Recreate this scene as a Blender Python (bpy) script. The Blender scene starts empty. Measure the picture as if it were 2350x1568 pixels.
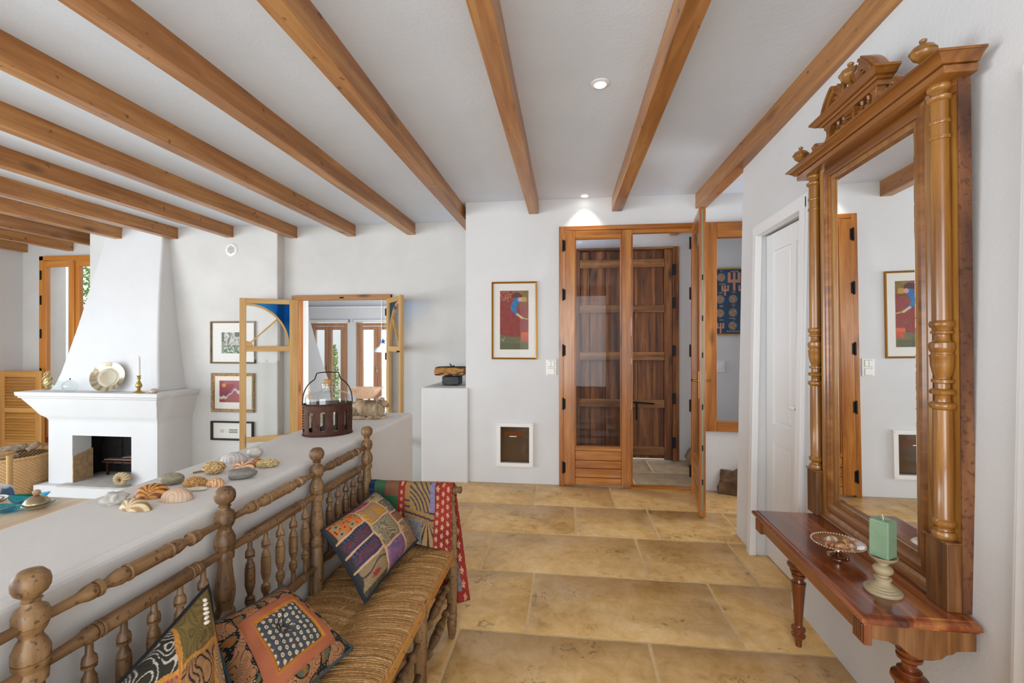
import bpy, bmesh, math, random
from mathutils import Vector, Matrix, noise
random.seed(7)
SC = bpy.context.scene
COL = SC.collection
PI = math.pi
# ---------------------------------------------------------------- camera
cd = bpy.data.cameras.new('camera'); cam = bpy.data.objects.new('camera', cd); COL.objects.link(cam)
cd.lens = 16.0; cd.sensor_width = 36.0; cd.clip_start = .05; cd.clip_end = 200
cam.location = (0, 0, 1.3); cam.rotation_euler = (PI/2, 0, math.radians(6.83))
SC.camera = cam
# ---------------------------------------------------------------- light and exposure
SC.view_settings.view_transform = 'Standard'; SC.view_settings.look = 'None'
SC.view_settings.gamma = 1.0; SC.view_settings.exposure = 0.0; SC.view_settings.use_curve_mapping = False
SC.cycles.use_denoising = True
SC.cycles.max_bounces = 10; SC.cycles.diffuse_bounces = 5; SC.cycles.transparent_max_bounces = 16
SC.cycles.sample_clamp_indirect = 6.0
W = bpy.data.worlds.new('sky'); SC.world = W; W.use_nodes = True
bg = W.node_tree.nodes['Background']; bg.inputs['Color'].default_value = (.86, .93, 1, 1); bg.inputs['Strength'].default_value = 2.1
def area(name, loc, direction, sx, sy, power, color=(1, 1, 1)):
    l = bpy.data.lights.new(name, 'AREA'); l.shape = 'RECTANGLE'; l.size = sx; l.size_y = sy; l.energy = power; l.color = color
    o = bpy.data.objects.new(name, l); COL.objects.link(o); o.location = loc
    o.rotation_euler = Vector(direction).to_track_quat('-Z', 'Y').to_euler(); return o
# area lights: west window daylight, plus fills added to brighten the rooms
COOL = (.86, .94, 1)
area('daylight_west_window', (-6.95, .3, 1.0), (1, .12, .10), 4.2, 2.1, 184, COOL)
area('fill_south_living', (-4.2, -2.45, 1.05), (0.15, 1, .06), 4.0, 2.2, 60, COOL)  # added fill behind the camera, brightens the living room
area('fill_south_entry', (-.1, -2.45, 1.3), (-.05, 1, -.04), 2.0, 2.1, 88, (.92, .97, 1))  # added fill behind the camera, evens out the hall
area('fill_garden_room', (-1.46, 5.42, 1.0), (-1, .75, 0), .8, 1.5, 55, (.97, .98, 1))  # added fill beside a closed wall, brightens the hood front
area('fill_porch', (-.66, 4.75, 1.7), (1, .0, -.15), .6, 1.0, 20, (.97, .97, 1))  # added fill inside the porch, no window built there
area('area_passage', (2.15, 3.7, 1.4), (-1, 0, 0), .7, 1.6, 12, (.95, .98, 1))  # area light in front of the closed passage wall
# ---------------------------------------------------------------- helpers
def lin(c):
    if isinstance(c, str): c = [int(c[i:i+2], 16)/255 for i in (0, 2, 4)]
    return tuple(((x/12.92) if x <= .04045 else ((x+.055)/1.055)**2.4) for x in c)
def mixc(a, b, t):
    t = max(0, min(1, t)); return tuple(a[i]*(1-t)+b[i]*t for i in range(3))
class MB:
    def __init__(s): s.v = []; s.f = []; s.m = []; s.c = {}
    def add(s, vs, fs, m=0, M=None):
        o = len(s.v)
        for p in vs:
            p = Vector(p); s.v.append(M @ p if M else p)
        for f in fs: s.f.append(tuple(i+o for i in f)); s.m.append(m)
        return s
    def box(s, a, b, m=0, M=None):
        (x0, y0, z0), (x1, y1, z1) = a, b
        if x0 > x1: x0, x1 = x1, x0
        if y0 > y1: y0, y1 = y1, y0
        if z0 > z1: z0, z1 = z1, z0
        return s.add([(x0,y0,z0),(x1,y0,z0),(x1,y1,z0),(x0,y1,z0),(x0,y0,z1),(x1,y0,z1),(x1,y1,z1),(x0,y1,z1)],
              [(3,2,1,0),(4,5,6,7),(0,1,5,4),(1,2,6,5),(2,3,7,6),(3,0,4,7)], m, M)
    def lathe(s, A, Bp, prof, seg=16, m=0, M=None, sx=1.0, absr=True):
        """prof: list of (fraction along A-B, radius)"""
        A = Vector(A); Bp = Vector(Bp); d = (Bp-A); L = d.length; d.normalize()
        up = Vector((0, 0, 1)) if abs(d.z) < .9 else Vector((1, 0, 0))
        e1 = d.cross(up).normalized(); e2 = d.cross(e1).normalized()
        vs = []; n = len(prof)
        for t, r in prof:
            for k in range(seg):
                a = 2*PI*k/seg
                vs.append(A+d*(L*t)+(e1*(math.cos(a)*sx)+e2*math.sin(a))*max(r, 1e-5))
        fs = []
        for i in range(n-1):
            for k in range(seg):
                k2 = (k+1) % seg
                fs.append((i*seg+k, (i+1)*seg+k, (i+1)*seg+k2, i*seg+k2))
        fs.append(tuple(range(seg))); fs.append(tuple((n-1)*seg+k for k in reversed(range(seg))))
        return s.add(vs, fs, m, M)
    def tube(s, pts, r, seg=8, m=0, M=None, closed=False):
        pts = [Vector(p) for p in pts]; n = len(pts); vs = []
        prev = None
        for i, p in enumerate(pts):
            if closed: d = pts[(i+1) % n]-pts[i-1]
            else: d = pts[min(i+1, n-1)]-pts[max(i-1, 0)]
            d.normalize()
            if prev is None:
                up = Vector((0, 0, 1)) if abs(d.z) < .9 else Vector((1, 0, 0)); e1 = d.cross(up).normalized()
            else:
                e1 = (prev-d*prev.dot(d)).normalized()
            prev = e1; e2 = d.cross(e1)
            rr = r[i] if isinstance(r, (list, tuple)) else r
            for k in range(seg):
                a = 2*PI*k/seg; vs.append(p+(e1*math.cos(a)+e2*math.sin(a))*rr)
        fs = []
        for i in range(n if closed else n-1):
            j = (i+1) % n
            for k in range(seg):
                k2 = (k+1) % seg; fs.append((i*seg+k, i*seg+k2, j*seg+k2, j*seg+k))
        if not closed:
            fs.append(tuple(reversed(range(seg)))); fs.append(tuple((n-1)*seg+k for k in range(seg)))
        return s.add(vs, fs, m, M)
    def prism(s, poly, axis, a, b, m=0, M=None):
        """poly in the two other axes (order x,y,z), extruded along axis from a to b"""
        def P(p, t):
            if axis == 'x': return (t, p[0], p[1])
            if axis == 'y': return (p[0], t, p[1])
            return (p[0], p[1], t)
        n = len(poly); vs = [P(p, a) for p in poly]+[P(p, b) for p in poly]
        fs = [tuple(range(n)), tuple(n+i for i in reversed(range(n)))]
        for i in range(n): j = (i+1) % n; fs.append((i, i+n, j+n, j))
        return s.add(vs, fs, m, M)
    def loft(s, rings, m=0, M=None, cap=True):
        n = len(rings[0]); vs = [p for r in rings for p in r]; fs = []
        for i in range(len(rings)-1):
            for k in range(n): k2 = (k+1) % n; fs.append((i*n+k, i*n+k2, (i+1)*n+k2, (i+1)*n+k))
        if cap: fs.append(tuple(reversed(range(n)))); fs.append(tuple((len(rings)-1)*n+k for k in range(n)))
        return s.add(vs, fs, m, M)
    def grid(s, nu, nv, fn, m=0, col=None, closed_u=False, skip=None):
        o = len(s.v)
        for j in range(nv+1):
            for i in range(nu+1):
                s.v.append(Vector(fn(i/nu, j/nv)))
                if col: s.c[len(s.v)-1] = col(i/nu, j/nv)
        for j in range(nv):
            for i in range(nu):
                if skip and skip((i+.5)/nu, (j+.5)/nv): continue
                a = o+j*(nu+1)+i; s.f.append((a, a+1, a+nu+2, a+nu+1)); s.m.append(m)
        return s
    def slab(s, axis, p0, p1, us, vs_, holes, m=0):
        """slab with rectangular holes. axis 'x' or 'y' or 'z' normal; p0..p1 thickness; us,vs_ extents; holes (u0,u1,v0,v1)"""
        U = sorted(set([us[0], us[1]]+[h[i] for h in holes for i in (0, 1) if us[0] < h[i] < us[1]]))
        V = sorted(set([vs_[0], vs_[1]]+[h[i] for h in holes for i in (2, 3) if vs_[0] < h[i] < vs_[1]]))
        def P(u, v, p):
            return (p, u, v) if axis == 'x' else ((u, p, v) if axis == 'y' else (u, v, p))
        def solid(i, j):
            if i < 0 or j < 0 or i >= len(U)-1 or j >= len(V)-1: return False
            cu = (U[i]+U[i+1])/2; cv = (V[j]+V[j+1])/2
            return not any(h[0] < cu < h[1] and h[2] < cv < h[3] for h in holes)
        for i in range(len(U)-1):
            for j in range(len(V)-1):
                if not solid(i, j): continue
                u0, u1, v0, v1 = U[i], U[i+1], V[j], V[j+1]
                s.add([P(u0,v0,p0),P(u1,v0,p0),P(u1,v1,p0),P(u0,v1,p0)], [(0,1,2,3)], m)
                s.add([P(u0,v0,p1),P(u1,v0,p1),P(u1,v1,p1),P(u0,v1,p1)], [(3,2,1,0)], m)
                for (di, dj, a, b) in ((-1,0,(u0,v0),(u0,v1)),(1,0,(u1,v0),(u1,v1)),(0,-1,(u0,v0),(u1,v0)),(0,1,(u0,v1),(u1,v1))):
                    if not solid(i+di, j+dj):
                        s.add([P(a[0],a[1],p0),P(b[0],b[1],p0),P(b[0],b[1],p1),P(a[0],a[1],p1)], [(0,1,2,3)], m)
        return s
def finish(o, me, angle):
    if angle is not None:
        me.polygons.foreach_set('use_smooth', [True]*len(me.polygons))
        me.set_sharp_from_angle(angle=math.radians(angle))
def obj(name, mb, mats, parent=None, local=False, smooth=None, bevel=0, bseg=2, weld=False, solid=0, label=None, origin=None, kind=None):
    if not isinstance(mats, (list, tuple)): mats = [mats]
    o = bpy.data.objects.new(name, None) if False else None
    me = bpy.data.meshes.new(name)
    vs = mb.v
    if parent is not None and not local:
        inv = parent.matrix_basis.inverted(); q = parent.parent
        if q is not None: inv = inv @ q.matrix_basis.inverted()
        vs = [inv @ p for p in vs]
    if origin is not None: og = Vector(origin); vs = [p-og for p in vs]
    me.from_pydata([tuple(p) for p in vs], [], mb.f)
    me.polygons.foreach_set('material_index', mb.m)
    for m in mats: me.materials.append(m)
    if mb.c:
        at = me.color_attributes.new('Col', 'FLOAT_COLOR', 'POINT'); buf = [1.0]*(4*len(vs))
        for i, c in mb.c.items(): buf[4*i:4*i+3] = c[:3]
        at.data.foreach_set('color', buf)
    bm = bmesh.new(); bm.from_mesh(me)
    if weld: bmesh.ops.remove_doubles(bm, verts=bm.verts, dist=1e-5)
    bmesh.ops.recalc_face_normals(bm, faces=bm.faces); bm.to_mesh(me); bm.free()
    me.update(); finish(o, me, smooth)
    o = bpy.data.objects.new(name, me); COL.objects.link(o)
    if parent is not None: o.parent = parent
    if origin is not None: o.location = origin
    if bevel:
        b = o.modifiers.new('bevel', 'BEVEL'); b.width = bevel; b.segments = bseg; b.limit_method = 'ANGLE'; b.angle_limit = math.radians(40)
    if solid:
        b = o.modifiers.new('solid', 'SOLIDIFY'); b.thickness = solid; b.offset = 0
    if label: o['label'] = label
    if kind: o['kind'] = kind
    return o
def empty(name, loc, label=None, cat=None, group=None, rot=(0, 0, 0), kind=None):
    o = bpy.data.objects.new(name, None); COL.objects.link(o); o.location = loc; o.rotation_euler = rot; o.empty_display_size = .05
    return tag(o, label, cat, group, kind)
def tag(o, label=None, cat=None, group=None, kind=None):
    if label: o['label'] = label
    if cat: o['category'] = cat
    if group: o['group'] = group
    if kind: o['kind'] = kind
    o.matrix_basis
    return o
def struct(name, mb, mat, **k):
    o = obj(name, mb, mat, **k); o['kind'] = 'structure'; return o
def bx(name, a, b, mat, parent=None, **k): return obj(name, MB().box(a, b), mat, parent, **k)
# ---------------------------------------------------------------- materials
def newmat(name):
    m = bpy.data.materials.new(name); m.use_nodes = True; nt = m.node_tree
    return m, nt, nt.nodes['Principled BSDF']
def N(nt, t, **k):
    n = nt.nodes.new(t)
    for a, b in k.items():
        if a in n.inputs.keys(): n.inputs[a].default_value = b
        else: setattr(n, a, b)
    return n
def coords(nt, scale=(1, 1, 1), rnd=True, kind='Object', warp=0):
    tc = N(nt, 'ShaderNodeTexCoord'); mp = N(nt, 'ShaderNodeMapping'); mp.inputs['Scale'].default_value = scale
    src = tc.outputs[kind]
    if rnd:
        oi = N(nt, 'ShaderNodeObjectInfo'); ml = N(nt, 'ShaderNodeMath', operation='MULTIPLY'); ml.inputs[1].default_value = 37.0
        nt.links.new(oi.outputs['Random'], ml.inputs[0]); ad = N(nt, 'ShaderNodeVectorMath', operation='ADD')
        nt.links.new(src, ad.inputs[0]); nt.links.new(ml.outputs[0], ad.inputs[1]); src = ad.outputs[0]
    nt.links.new(src, mp.inputs['Vector']); return mp.outputs[0], src
def ramp(nt, src, stops):
    r = N(nt, 'ShaderNodeValToRGB'); e = r.color_ramp.elements
    while len(e) > 1: e.remove(e[-1])
    for i, (p, c) in enumerate(stops):
        el = e[0] if i == 0 else e.new(p)
        el.position = p; el.color = (*lin(c), 1)
    nt.links.new(src, r.inputs[0]); return r.outputs[0]
def bump(nt, bs, h, strength, dist=.01):
    b = N(nt, 'ShaderNodeBump'); b.inputs['Strength'].default_value = strength; b.inputs['Distance'].default_value = dist
    nt.links.new(h, b.inputs['Height']); nt.links.new(b.outputs[0], bs.inputs['Normal']); return b
def flat(name, c, rough=.6, metal=0, spec=.5, nz=0, nscale=30, b=0, emit=None, coat=0):
    m, nt, bs = newmat(name); bs.inputs['Roughness'].default_value = rough; bs.inputs['Metallic'].default_value = metal
    bs.inputs['Specular IOR Level'].default_value = spec; bs.inputs['Coat Weight'].default_value = coat
    cl = lin(c); bs.inputs['Base Color'].default_value = (*cl, 1)
    if nz or b:
        v, _ = coords(nt); t = N(nt, 'ShaderNodeTexNoise', Scale=nscale, Detail=5.0); nt.links.new(v, t.inputs['Vector'])
        if nz:
            r = N(nt, 'ShaderNodeValToRGB'); e = r.color_ramp.elements
            e[0].position = .3; e[1].position = .7
            e[0].color = (*[x*(1-nz) for x in cl], 1); e[1].color = (*[min(1, x*(1+nz)) for x in cl], 1)
            nt.links.new(t.outputs[0], r.inputs[0]); nt.links.new(r.outputs[0], bs.inputs['Base Color'])
        if b: bump(nt, bs, t.outputs[0], b, .004)
    if emit: bs.inputs['Emission Color'].default_value = (*lin(c), 1); bs.inputs['Emission Strength'].default_value = emit
    return m
def plaster(name, c, bs_=.25, stain=.06):
    m, nt, bs = newmat(name); bs.inputs['Roughness'].default_value = .85; bs.inputs['Specular IOR Level'].default_value = .25
    v, _ = coords(nt, rnd=False)
    n1 = N(nt, 'ShaderNodeTexNoise', Scale=1.3, Detail=6.0, Roughness=.6); n2 = N(nt, 'ShaderNodeTexNoise', Scale=55.0, Detail=6.0, Roughness=.65)
    n3 = N(nt, 'ShaderNodeTexNoise', Scale=5.0, Detail=3.0)
    for n in (n1, n2, n3): nt.links.new(v, n.inputs['Vector'])
    cl = lin(c)
    r = N(nt, 'ShaderNodeValToRGB'); e = r.color_ramp.elements; e[0].position = .35; e[1].position = .65
    e[0].color = (*[x*(1-stain) for x in cl], 1); e[1].color = (*cl, 1)
    nt.links.new(n1.outputs[0], r.inputs[0]); nt.links.new(r.outputs[0], bs.inputs['Base Color'])
    ad = N(nt, 'ShaderNodeMath', operation='MULTIPLY_ADD'); ad.inputs[1].default_value = .6
    nt.links.new(n3.outputs[0], ad.inputs[2]); nt.links.new(n2.outputs[0], ad.inputs[0])
    bump(nt, bs, ad.outputs[0], bs_, .006); return m
def wood(name, dark, mid, light, axis='Y', scale=1.0, rough=.45, knots=0, coat=0, stretch=14, bmp=.15, knotc='2a1208', contrast=.22, pits=0, pscale=38.0, pthr=.58):
    m, nt, bs = newmat(name); bs.inputs['Roughness'].default_value = rough; bs.inputs['Coat Weight'].default_value = coat; bs.inputs['Coat Roughness'].default_value = .12
    s = [stretch*scale]*3; i = 'XYZ'.index(axis); s[i] = 1.0*scale
    v, raw = coords(nt, s)
    n0 = N(nt, 'ShaderNodeTexNoise', Scale=.9, Detail=2.0); n1 = N(nt, 'ShaderNodeTexNoise', Scale=2.2, Detail=7.0, Roughness=.6, Distortion=.7)
    for n in (n0, n1): nt.links.new(v, n.inputs['Vector'])
    mx = N(nt, 'ShaderNodeMath', operation='ADD'); nt.links.new(n0.outputs[0], mx.inputs[0]); nt.links.new(n1.outputs[0], mx.inputs[1])
    hf = N(nt, 'ShaderNodeMath', operation='MULTIPLY'); hf.inputs[1].default_value = .5; nt.links.new(mx.outputs[0], hf.inputs[0])
    c = ramp(nt, hf.outputs[0], [(.5-contrast, dark), (.5, mid), (.5+contrast, light)])
    if knots:
        s2 = [3.2*scale*knots**.33]*3; s2[i] = 1.1*scale*knots**.33
        mp = N(nt, 'ShaderNodeMapping'); mp.inputs['Scale'].default_value = s2; nt.links.new(raw, mp.inputs[0])
        vo = N(nt, 'ShaderNodeTexVoronoi', Scale=1.6); nt.links.new(mp.outputs[0], vo.inputs['Vector'])
        mr = N(nt, 'ShaderNodeMapRange'); mr.inputs[1].default_value = .05; mr.inputs[2].default_value = .16; mr.inputs[3].default_value = .85; mr.inputs[4].default_value = 0
        nt.links.new(vo.outputs['Distance'], mr.inputs[0])
        mi = N(nt, 'ShaderNodeMixRGB'); mi.inputs[2].default_value = (*lin(knotc), 1)
        nt.links.new(mr.outputs[0], mi.inputs[0]); nt.links.new(c, mi.inputs[1]); c = mi.outputs[0]
    if pits:
        n4 = N(nt, 'ShaderNodeTexNoise', Scale=pscale, Detail=3.0); nt.links.new(raw, n4.inputs['Vector'])
        mr = N(nt, 'ShaderNodeMapRange'); mr.inputs[1].default_value = pthr; mr.inputs[2].default_value = pthr+.07; mr.inputs[4].default_value = pits
        nt.links.new(n4.outputs[0], mr.inputs[0])
        mi = N(nt, 'ShaderNodeMixRGB'); mi.inputs[2].default_value = (*lin(knotc), 1)
        nt.links.new(mr.outputs[0], mi.inputs[0]); nt.links.new(c, mi.inputs[1]); c = mi.outputs[0]
    nt.links.new(c, bs.inputs['Base Color'])
    if bmp: bump(nt, bs, n1.outputs[0], bmp, .003)
    return m
def glassmat(name, tint=(.97, .98, .98), gloss=1.0, rough=0.0):
    m = bpy.data.materials.new(name); m.use_nodes = True; nt = m.node_tree; nt.nodes.clear()
    out = N(nt, 'ShaderNodeOutputMaterial'); tr = N(nt, 'ShaderNodeBsdfTransparent'); tr.inputs[0].default_value = (*tint, 1)
    gl = N(nt, 'ShaderNodeBsdfGlossy'); gl.inputs['Roughness'].default_value = rough
    fr = N(nt, 'ShaderNodeFresnel'); fr.inputs[0].default_value = 1.5; ge = N(nt, 'ShaderNodeNewGeometry'); ba = N(nt, 'ShaderNodeMath', operation='MULTIPLY_ADD'); ba.inputs[1].default_value = -gloss; ba.inputs[2].default_value = gloss
    nt.links.new(ge.outputs['Backfacing'], ba.inputs[0]); mu = N(nt, 'ShaderNodeMath', operation='MULTIPLY'); nt.links.new(ba.outputs[0], mu.inputs[1])
    mi = N(nt, 'ShaderNodeMixShader'); nt.links.new(fr.outputs[0], mu.inputs[0]); nt.links.new(mu.outputs[0], mi.inputs[0])
    nt.links.new(tr.outputs[0], mi.inputs[1]); nt.links.new(gl.outputs[0], mi.inputs[2]); nt.links.new(mi.outputs[0], out.inputs[0]); return m
def painted(name, rough=.75, weave=.3, wscale=400, gloss=0):
    m, nt, bs = newmat(name); bs.inputs['Roughness'].default_value = rough
    a = N(nt, 'ShaderNodeAttribute'); a.attribute_name = 'Col'; nt.links.new(a.outputs[0], bs.inputs['Base Color'])
    bs.inputs['Coat Weight'].default_value = gloss; bs.inputs['Coat Roughness'].default_value = .03
    if weave:
        v, _ = coords(nt); t = N(nt, 'ShaderNodeTexNoise', Scale=wscale, Detail=2.0); nt.links.new(v, t.inputs['Vector']); bump(nt, bs, t.outputs[0], weave, .002)
    return m
M_wall = plaster('white_plaster', 'dedfe0', .35); M_ceil = plaster('ceiling_plaster', 'e0e9f5', .3)
M_wallL = plaster('aged_white_plaster', 'dbdad7', .35, .12); M_par = plaster('parapet_plaster', 'dddcd9', .15, .07)
M_beam = wood('pine_beam', '865527', 'a87039', 'c69256', 'Y', .8, .42, coat=.2, knots=1, bmp=.1, contrast=.16, pits=.75, pscale=20.0, pthr=.665, knotc='3a1c0c')
M_door = wood('orange_pine', '7c4414', 'a4621f', 'c48438', 'Z', 1.0, .32, knots=.7, coat=.25, contrast=.15, knotc='4a1c08')
M_doorx = wood('orange_pine_across', '7c4414', 'a4621f', 'c48438', 'X', 1.0, .32, knots=.7, coat=.25, contrast=.15, knotc='4a1c08')
M_doory = wood('orange_pine_deep', '7c4414', 'a4621f', 'c48438', 'Y', 1.0, .32, coat=.25, contrast=.15)
M_win = wood('honey_window_wood', 'b06a1c', 'c87e2a', 'd8933c', 'Z', .8, .35, coat=.2)
M_winx = wood('honey_window_wood_across', 'b06a1c', 'c87e2a', 'd8933c', 'X', .8, .35, coat=.2)
M_pale = wood('pale_raw_pine', 'b08448', 'c59c62', 'd4b07c', 'Z', 1.0, .6, knots=.5)
M_palex = wood('pale_raw_pine_across', 'b08448', 'c59c62', 'd4b07c', 'X', 1.0, .6, knots=.3)
M_rust = wood('old_dark_pine', '351a0a', '703f18', '9c6630', 'Z', 1.0, .5, knots=.8, contrast=.15, pits=.6, pscale=14.0, pthr=.68)
M_rustx = wood('old_dark_pine_across', '482810', '84552a', 'a87640', 'X', 1.0, .55, knots=.5, contrast=.15)
M_mir = wood('honey_walnut', '6c4218', '8e5e26', 'ac7c38', 'Z', 1.2, .3, coat=.5, contrast=.16, bmp=.05)
M_mirx = wood('walnut_moulding', '64380f', '86521e', 'a46c30', 'X', 1.0, .32, coat=.4, contrast=.16, bmp=.05)
M_mird = wood('dark_walnut_block', '4c2c16', '714822', '91643a', 'Z', 1.4, .38, coat=.2, contrast=.14)
M_mirside = wood('speckled_side_wood', '4a2a18', '774a2c', '94663e', 'Z', 1.5, .5, stretch=4, contrast=.12, pits=.5, pscale=70.0, pthr=.56)
M_tab = wood('polished_cherry', '38140a', '84401a', 'b0703a', 'X', .9, .22, coat=.6, contrast=.15, bmp=.04)
M_tabe = wood('cherry_edge', '642e10', '8c4c1e', 'a8662e', 'X', 1.0, .3, coat=.4, contrast=.15, bmp=.04)
M_tleg = wood('cherry_leg', '4a1f0a', '713714', '8c4e22', 'Z', 1.0, .25, coat=.5, contrast=.15, bmp=.04)
M_bz = wood('worn_elm_upright', '4a321c', '765736', '98774f', 'Z', 1.6, .5, knots=0, pits=.7, pscale=95.0, pthr=.60, contrast=.15, coat=.05)
M_by = wood('worn_elm_long', '4a321c', '765736', '98774f', 'Y', 1.6, .5, knots=0, pits=.7, pscale=95.0, pthr=.60, contrast=.15, coat=.05)
M_bxx = wood('worn_elm_across', '4a321c', '765736', '98774f', 'X', 1.6, .5, pits=.7, pscale=95.0, pthr=.60, contrast=.15)
M_batten = wood('yellow_batten', 'a86f30', 'c0883f', 'd09c55', 'Y', 1.2, .5, pits=.3)
M_glass = glassmat('window_glass', gloss=.5); M_glassd = glassmat('door_glass', (.80, .80, .82), .45)
M_blue = glassmat('blue_stained_glass', (.08, .38, .82), .5)
M_clear = glassmat('clear_blown_glass', (.93, .96, .95), 2.0)
M_turq = glassmat('turquoise_glass', (.14, .72, .88), 1.0)
M_shut = wood('shutter_wood', 'b07a34', 'c99048', 'd9a860', 'Z', .8, .4, coat=.15, contrast=.16); M_shutx = wood('shutter_wood_across', 'b07a34', 'c99048', 'd9a860', 'X', .8, .4, coat=.15, contrast=.16)
M_strip = flat('aged_metal_strip', '8e8468', .5, .6)
M_white = flat('white_gloss_paint', 'ecedee', .35); M_plast = flat('white_plastic', 'efeeea', .35); M_whiteframe = flat('mat_board', 'e8e6e0', .8)
M_black = flat('black_iron', '181614', .5, .6); M_steel = flat('brushed_steel', 'b0aca4', .35, 1); M_brass = flat('antique_brass', '8c6c3c', .3, 1)
M_silver = flat('polished_silver', 'd6c8b8', .1, 1); M_rustiron = flat('rusty_iron', '4a2c20', .6, .5, nz=.35, nscale=45, b=.3)
M_soot = flat('soot_black', '1c1a19', .9, nz=.5, nscale=12, b=.5); M_cork = flat('cork', 'b08a5c', .9, nz=.3, nscale=160)
# ================================================================ setting
def ztex(v): return v
# limestone flags
def limestone():
    m, nt, bs = newmat('limestone'); bs.inputs['Roughness'].default_value = .33; bs.inputs['Specular IOR Level'].default_value = .4
    v, raw = coords(nt, rnd=False); oi = N(nt, 'ShaderNodeObjectInfo')
    n1 = N(nt, 'ShaderNodeTexNoise', Scale=2.6, Detail=7.0, Roughness=.62); n2 = N(nt, 'ShaderNodeTexNoise', Scale=14.0, Detail=7.0, Roughness=.7, Distortion=.5)
    n3 = N(nt, 'ShaderNodeTexNoise', Scale=22.0, Detail=6.0, Roughness=.6, Distortion=1.6); n4 = N(nt, 'ShaderNodeTexNoise', Scale=4.0, Detail=2.0)
    for n in (n1, n2, n3, n4): nt.links.new(v, n.inputs['Vector'])
    a = N(nt, 'ShaderNodeMath', operation='ADD'); nt.links.new(n1.outputs[0], a.inputs[0]); nt.links.new(n2.outputs[0], a.inputs[1])
    h = N(nt, 'ShaderNodeMath', operation='MULTIPLY'); h.inputs[1].default_value = .5; nt.links.new(a.outputs[0], h.inputs[0])
    sh = N(nt, 'ShaderNodeMapRange'); sh.inputs[3].default_value = -.025; sh.inputs[4].default_value = .025; nt.links.new(oi.outputs['Random'], sh.inputs[0])
    ad = N(nt, 'ShaderNodeMath', operation='ADD'); nt.links.new(h.outputs[0], ad.inputs[0]); nt.links.new(sh.outputs[0], ad.inputs[1])
    c = ramp(nt, ad.outputs[0], [(.34, 'ae874e'), (.46, 'd2a96a'), (.56, 'dfba80'), (.68, 'e9cb9a')])
    pm = N(nt, 'ShaderNodeMath', operation='MULTIPLY'); nt.links.new(n3.outputs[0], pm.inputs[0]); nt.links.new(n4.outputs[0], pm.inputs[1])
    mr = N(nt, 'ShaderNodeMapRange'); mr.inputs[1].default_value = .335; mr.inputs[2].default_value = .42; mr.inputs[4].default_value = .7
    nt.links.new(pm.outputs[0], mr.inputs[0]); mi = N(nt, 'ShaderNodeMixRGB'); mi.inputs[2].default_value = (*lin('77603c'), 1)
    nt.links.new(mr.outputs[0], mi.inputs[0]); nt.links.new(c, mi.inputs[1]); nt.links.new(mi.outputs[0], bs.inputs['Base Color'])
    bump(nt, bs, n2.outputs[0], .12, .004); return m
M_stone = limestone(); M_stone2 = flat('porch_stone', 'a08c70', .5, nz=.22, nscale=9, b=.2); M_mort = flat('pale_mortar', 'd6bb8c', .85, nz=.1, b=.3)
M_lowfl = flat('lower_stone_floor', 'c4b8a6', .5, nz=.12, nscale=6)
floor = struct('floor', MB().box((-1.32, -2.6, -.12), (2.3, 5.35, -.0025)), M_mort, origin=(0, 0, 0))
rows = [(4.645, 5.17, [-.9, -.3, .43, .86, 1.6, 2.25]), (4.14, 4.645, [-.9, .1, .62, 1.22, 1.75, 2.25]),
 (3.615, 4.14, [-1.3, -.93, -.262, .38, 1.45, 2.25]), (3.08, 3.615, [-1.3, -.72, .062, .612, 1.168, 1.8, 2.25]), (2.555, 3.08, [-1.3, -1.02, -.49, .448, 1.03, 1.7]),
 (2.02, 2.555, [-1.3, -.72, -.18, .75, 1.3]), (1.49, 2.02, [-1.3, -.482, .352, 1.3]), (.96, 1.49, [-1.3, -.95, -.2, .6, 1.3]), (.43, .96, [-1.3, -.5, .2, .9, 1.3]),
 (-.1, .43, [-1.3, -.3, .5, 1.3]), (-.7, -.1, [-1.3, -.6, .2, 1.3]), (-1.3, -.7, [-1.3, -.3, .4, 1.3]), (-1.95, -1.3, [-1.3, -.5, .4, 1.3]), (-2.6, -1.95, [-1.3, -.2, .6, 1.3])]
for y0, y1, xs in rows:
    for x0, x1 in zip(xs, xs[1:]):
        g = .0048; pts = []
        def edge(a, b, n, fix):
            for i in range(n):
                t = i/n; p = [a[0]+(b[0]-a[0])*t, a[1]+(b[1]-a[1])*t]
                w = .0028*noise.noise(Vector((p[0]*9, p[1]*9, fix*3.1)))
                p[0] += w; p[1] += w; pts.append(p)
        A, Bq, C_, D = (x0+g, y0+g), (x1-g, y0+g), (x1-g, y1-g), (x0+g, y1-g)
        nx = 9; ny = 7
        edge(A, Bq, nx, 1); edge(Bq, C_, ny, 2); edge(C_, D, nx, 3); edge(D, A, ny, 4)
        z = random.uniform(-.0006, .0006); cx = (x0+x1)/2; cy = (y0+y1)/2; n = len(pts)
        def inset(k, zz): return [(p[0]+(cx-p[0])*k/abs((cx-p[0]) or 1)*1 if False else p[0]+max(-k, min(k, (cx-p[0]))), p[1]+max(-k, min(k, (cy-p[1]))), zz) for p in pts]
        mb = MB().loft([[(p[0], p[1], -.02) for p in pts], [(p[0], p[1], z-.004) for p in pts], inset(.004, z)])
        o = obj('tile', mb, M_stone2 if y1 > 4.2 else M_stone, floor, smooth=50)
# lower living-room floor, steps
struct('floor', MB().box((-7.4, -2.7, -.45), (-1.2, 7.9, -.33)), M_lowfl)
struct('trim_1', MB().box((-1.66, 2.66, -.33), (-1.32, 4.12, -.165)), M_mort)
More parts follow.
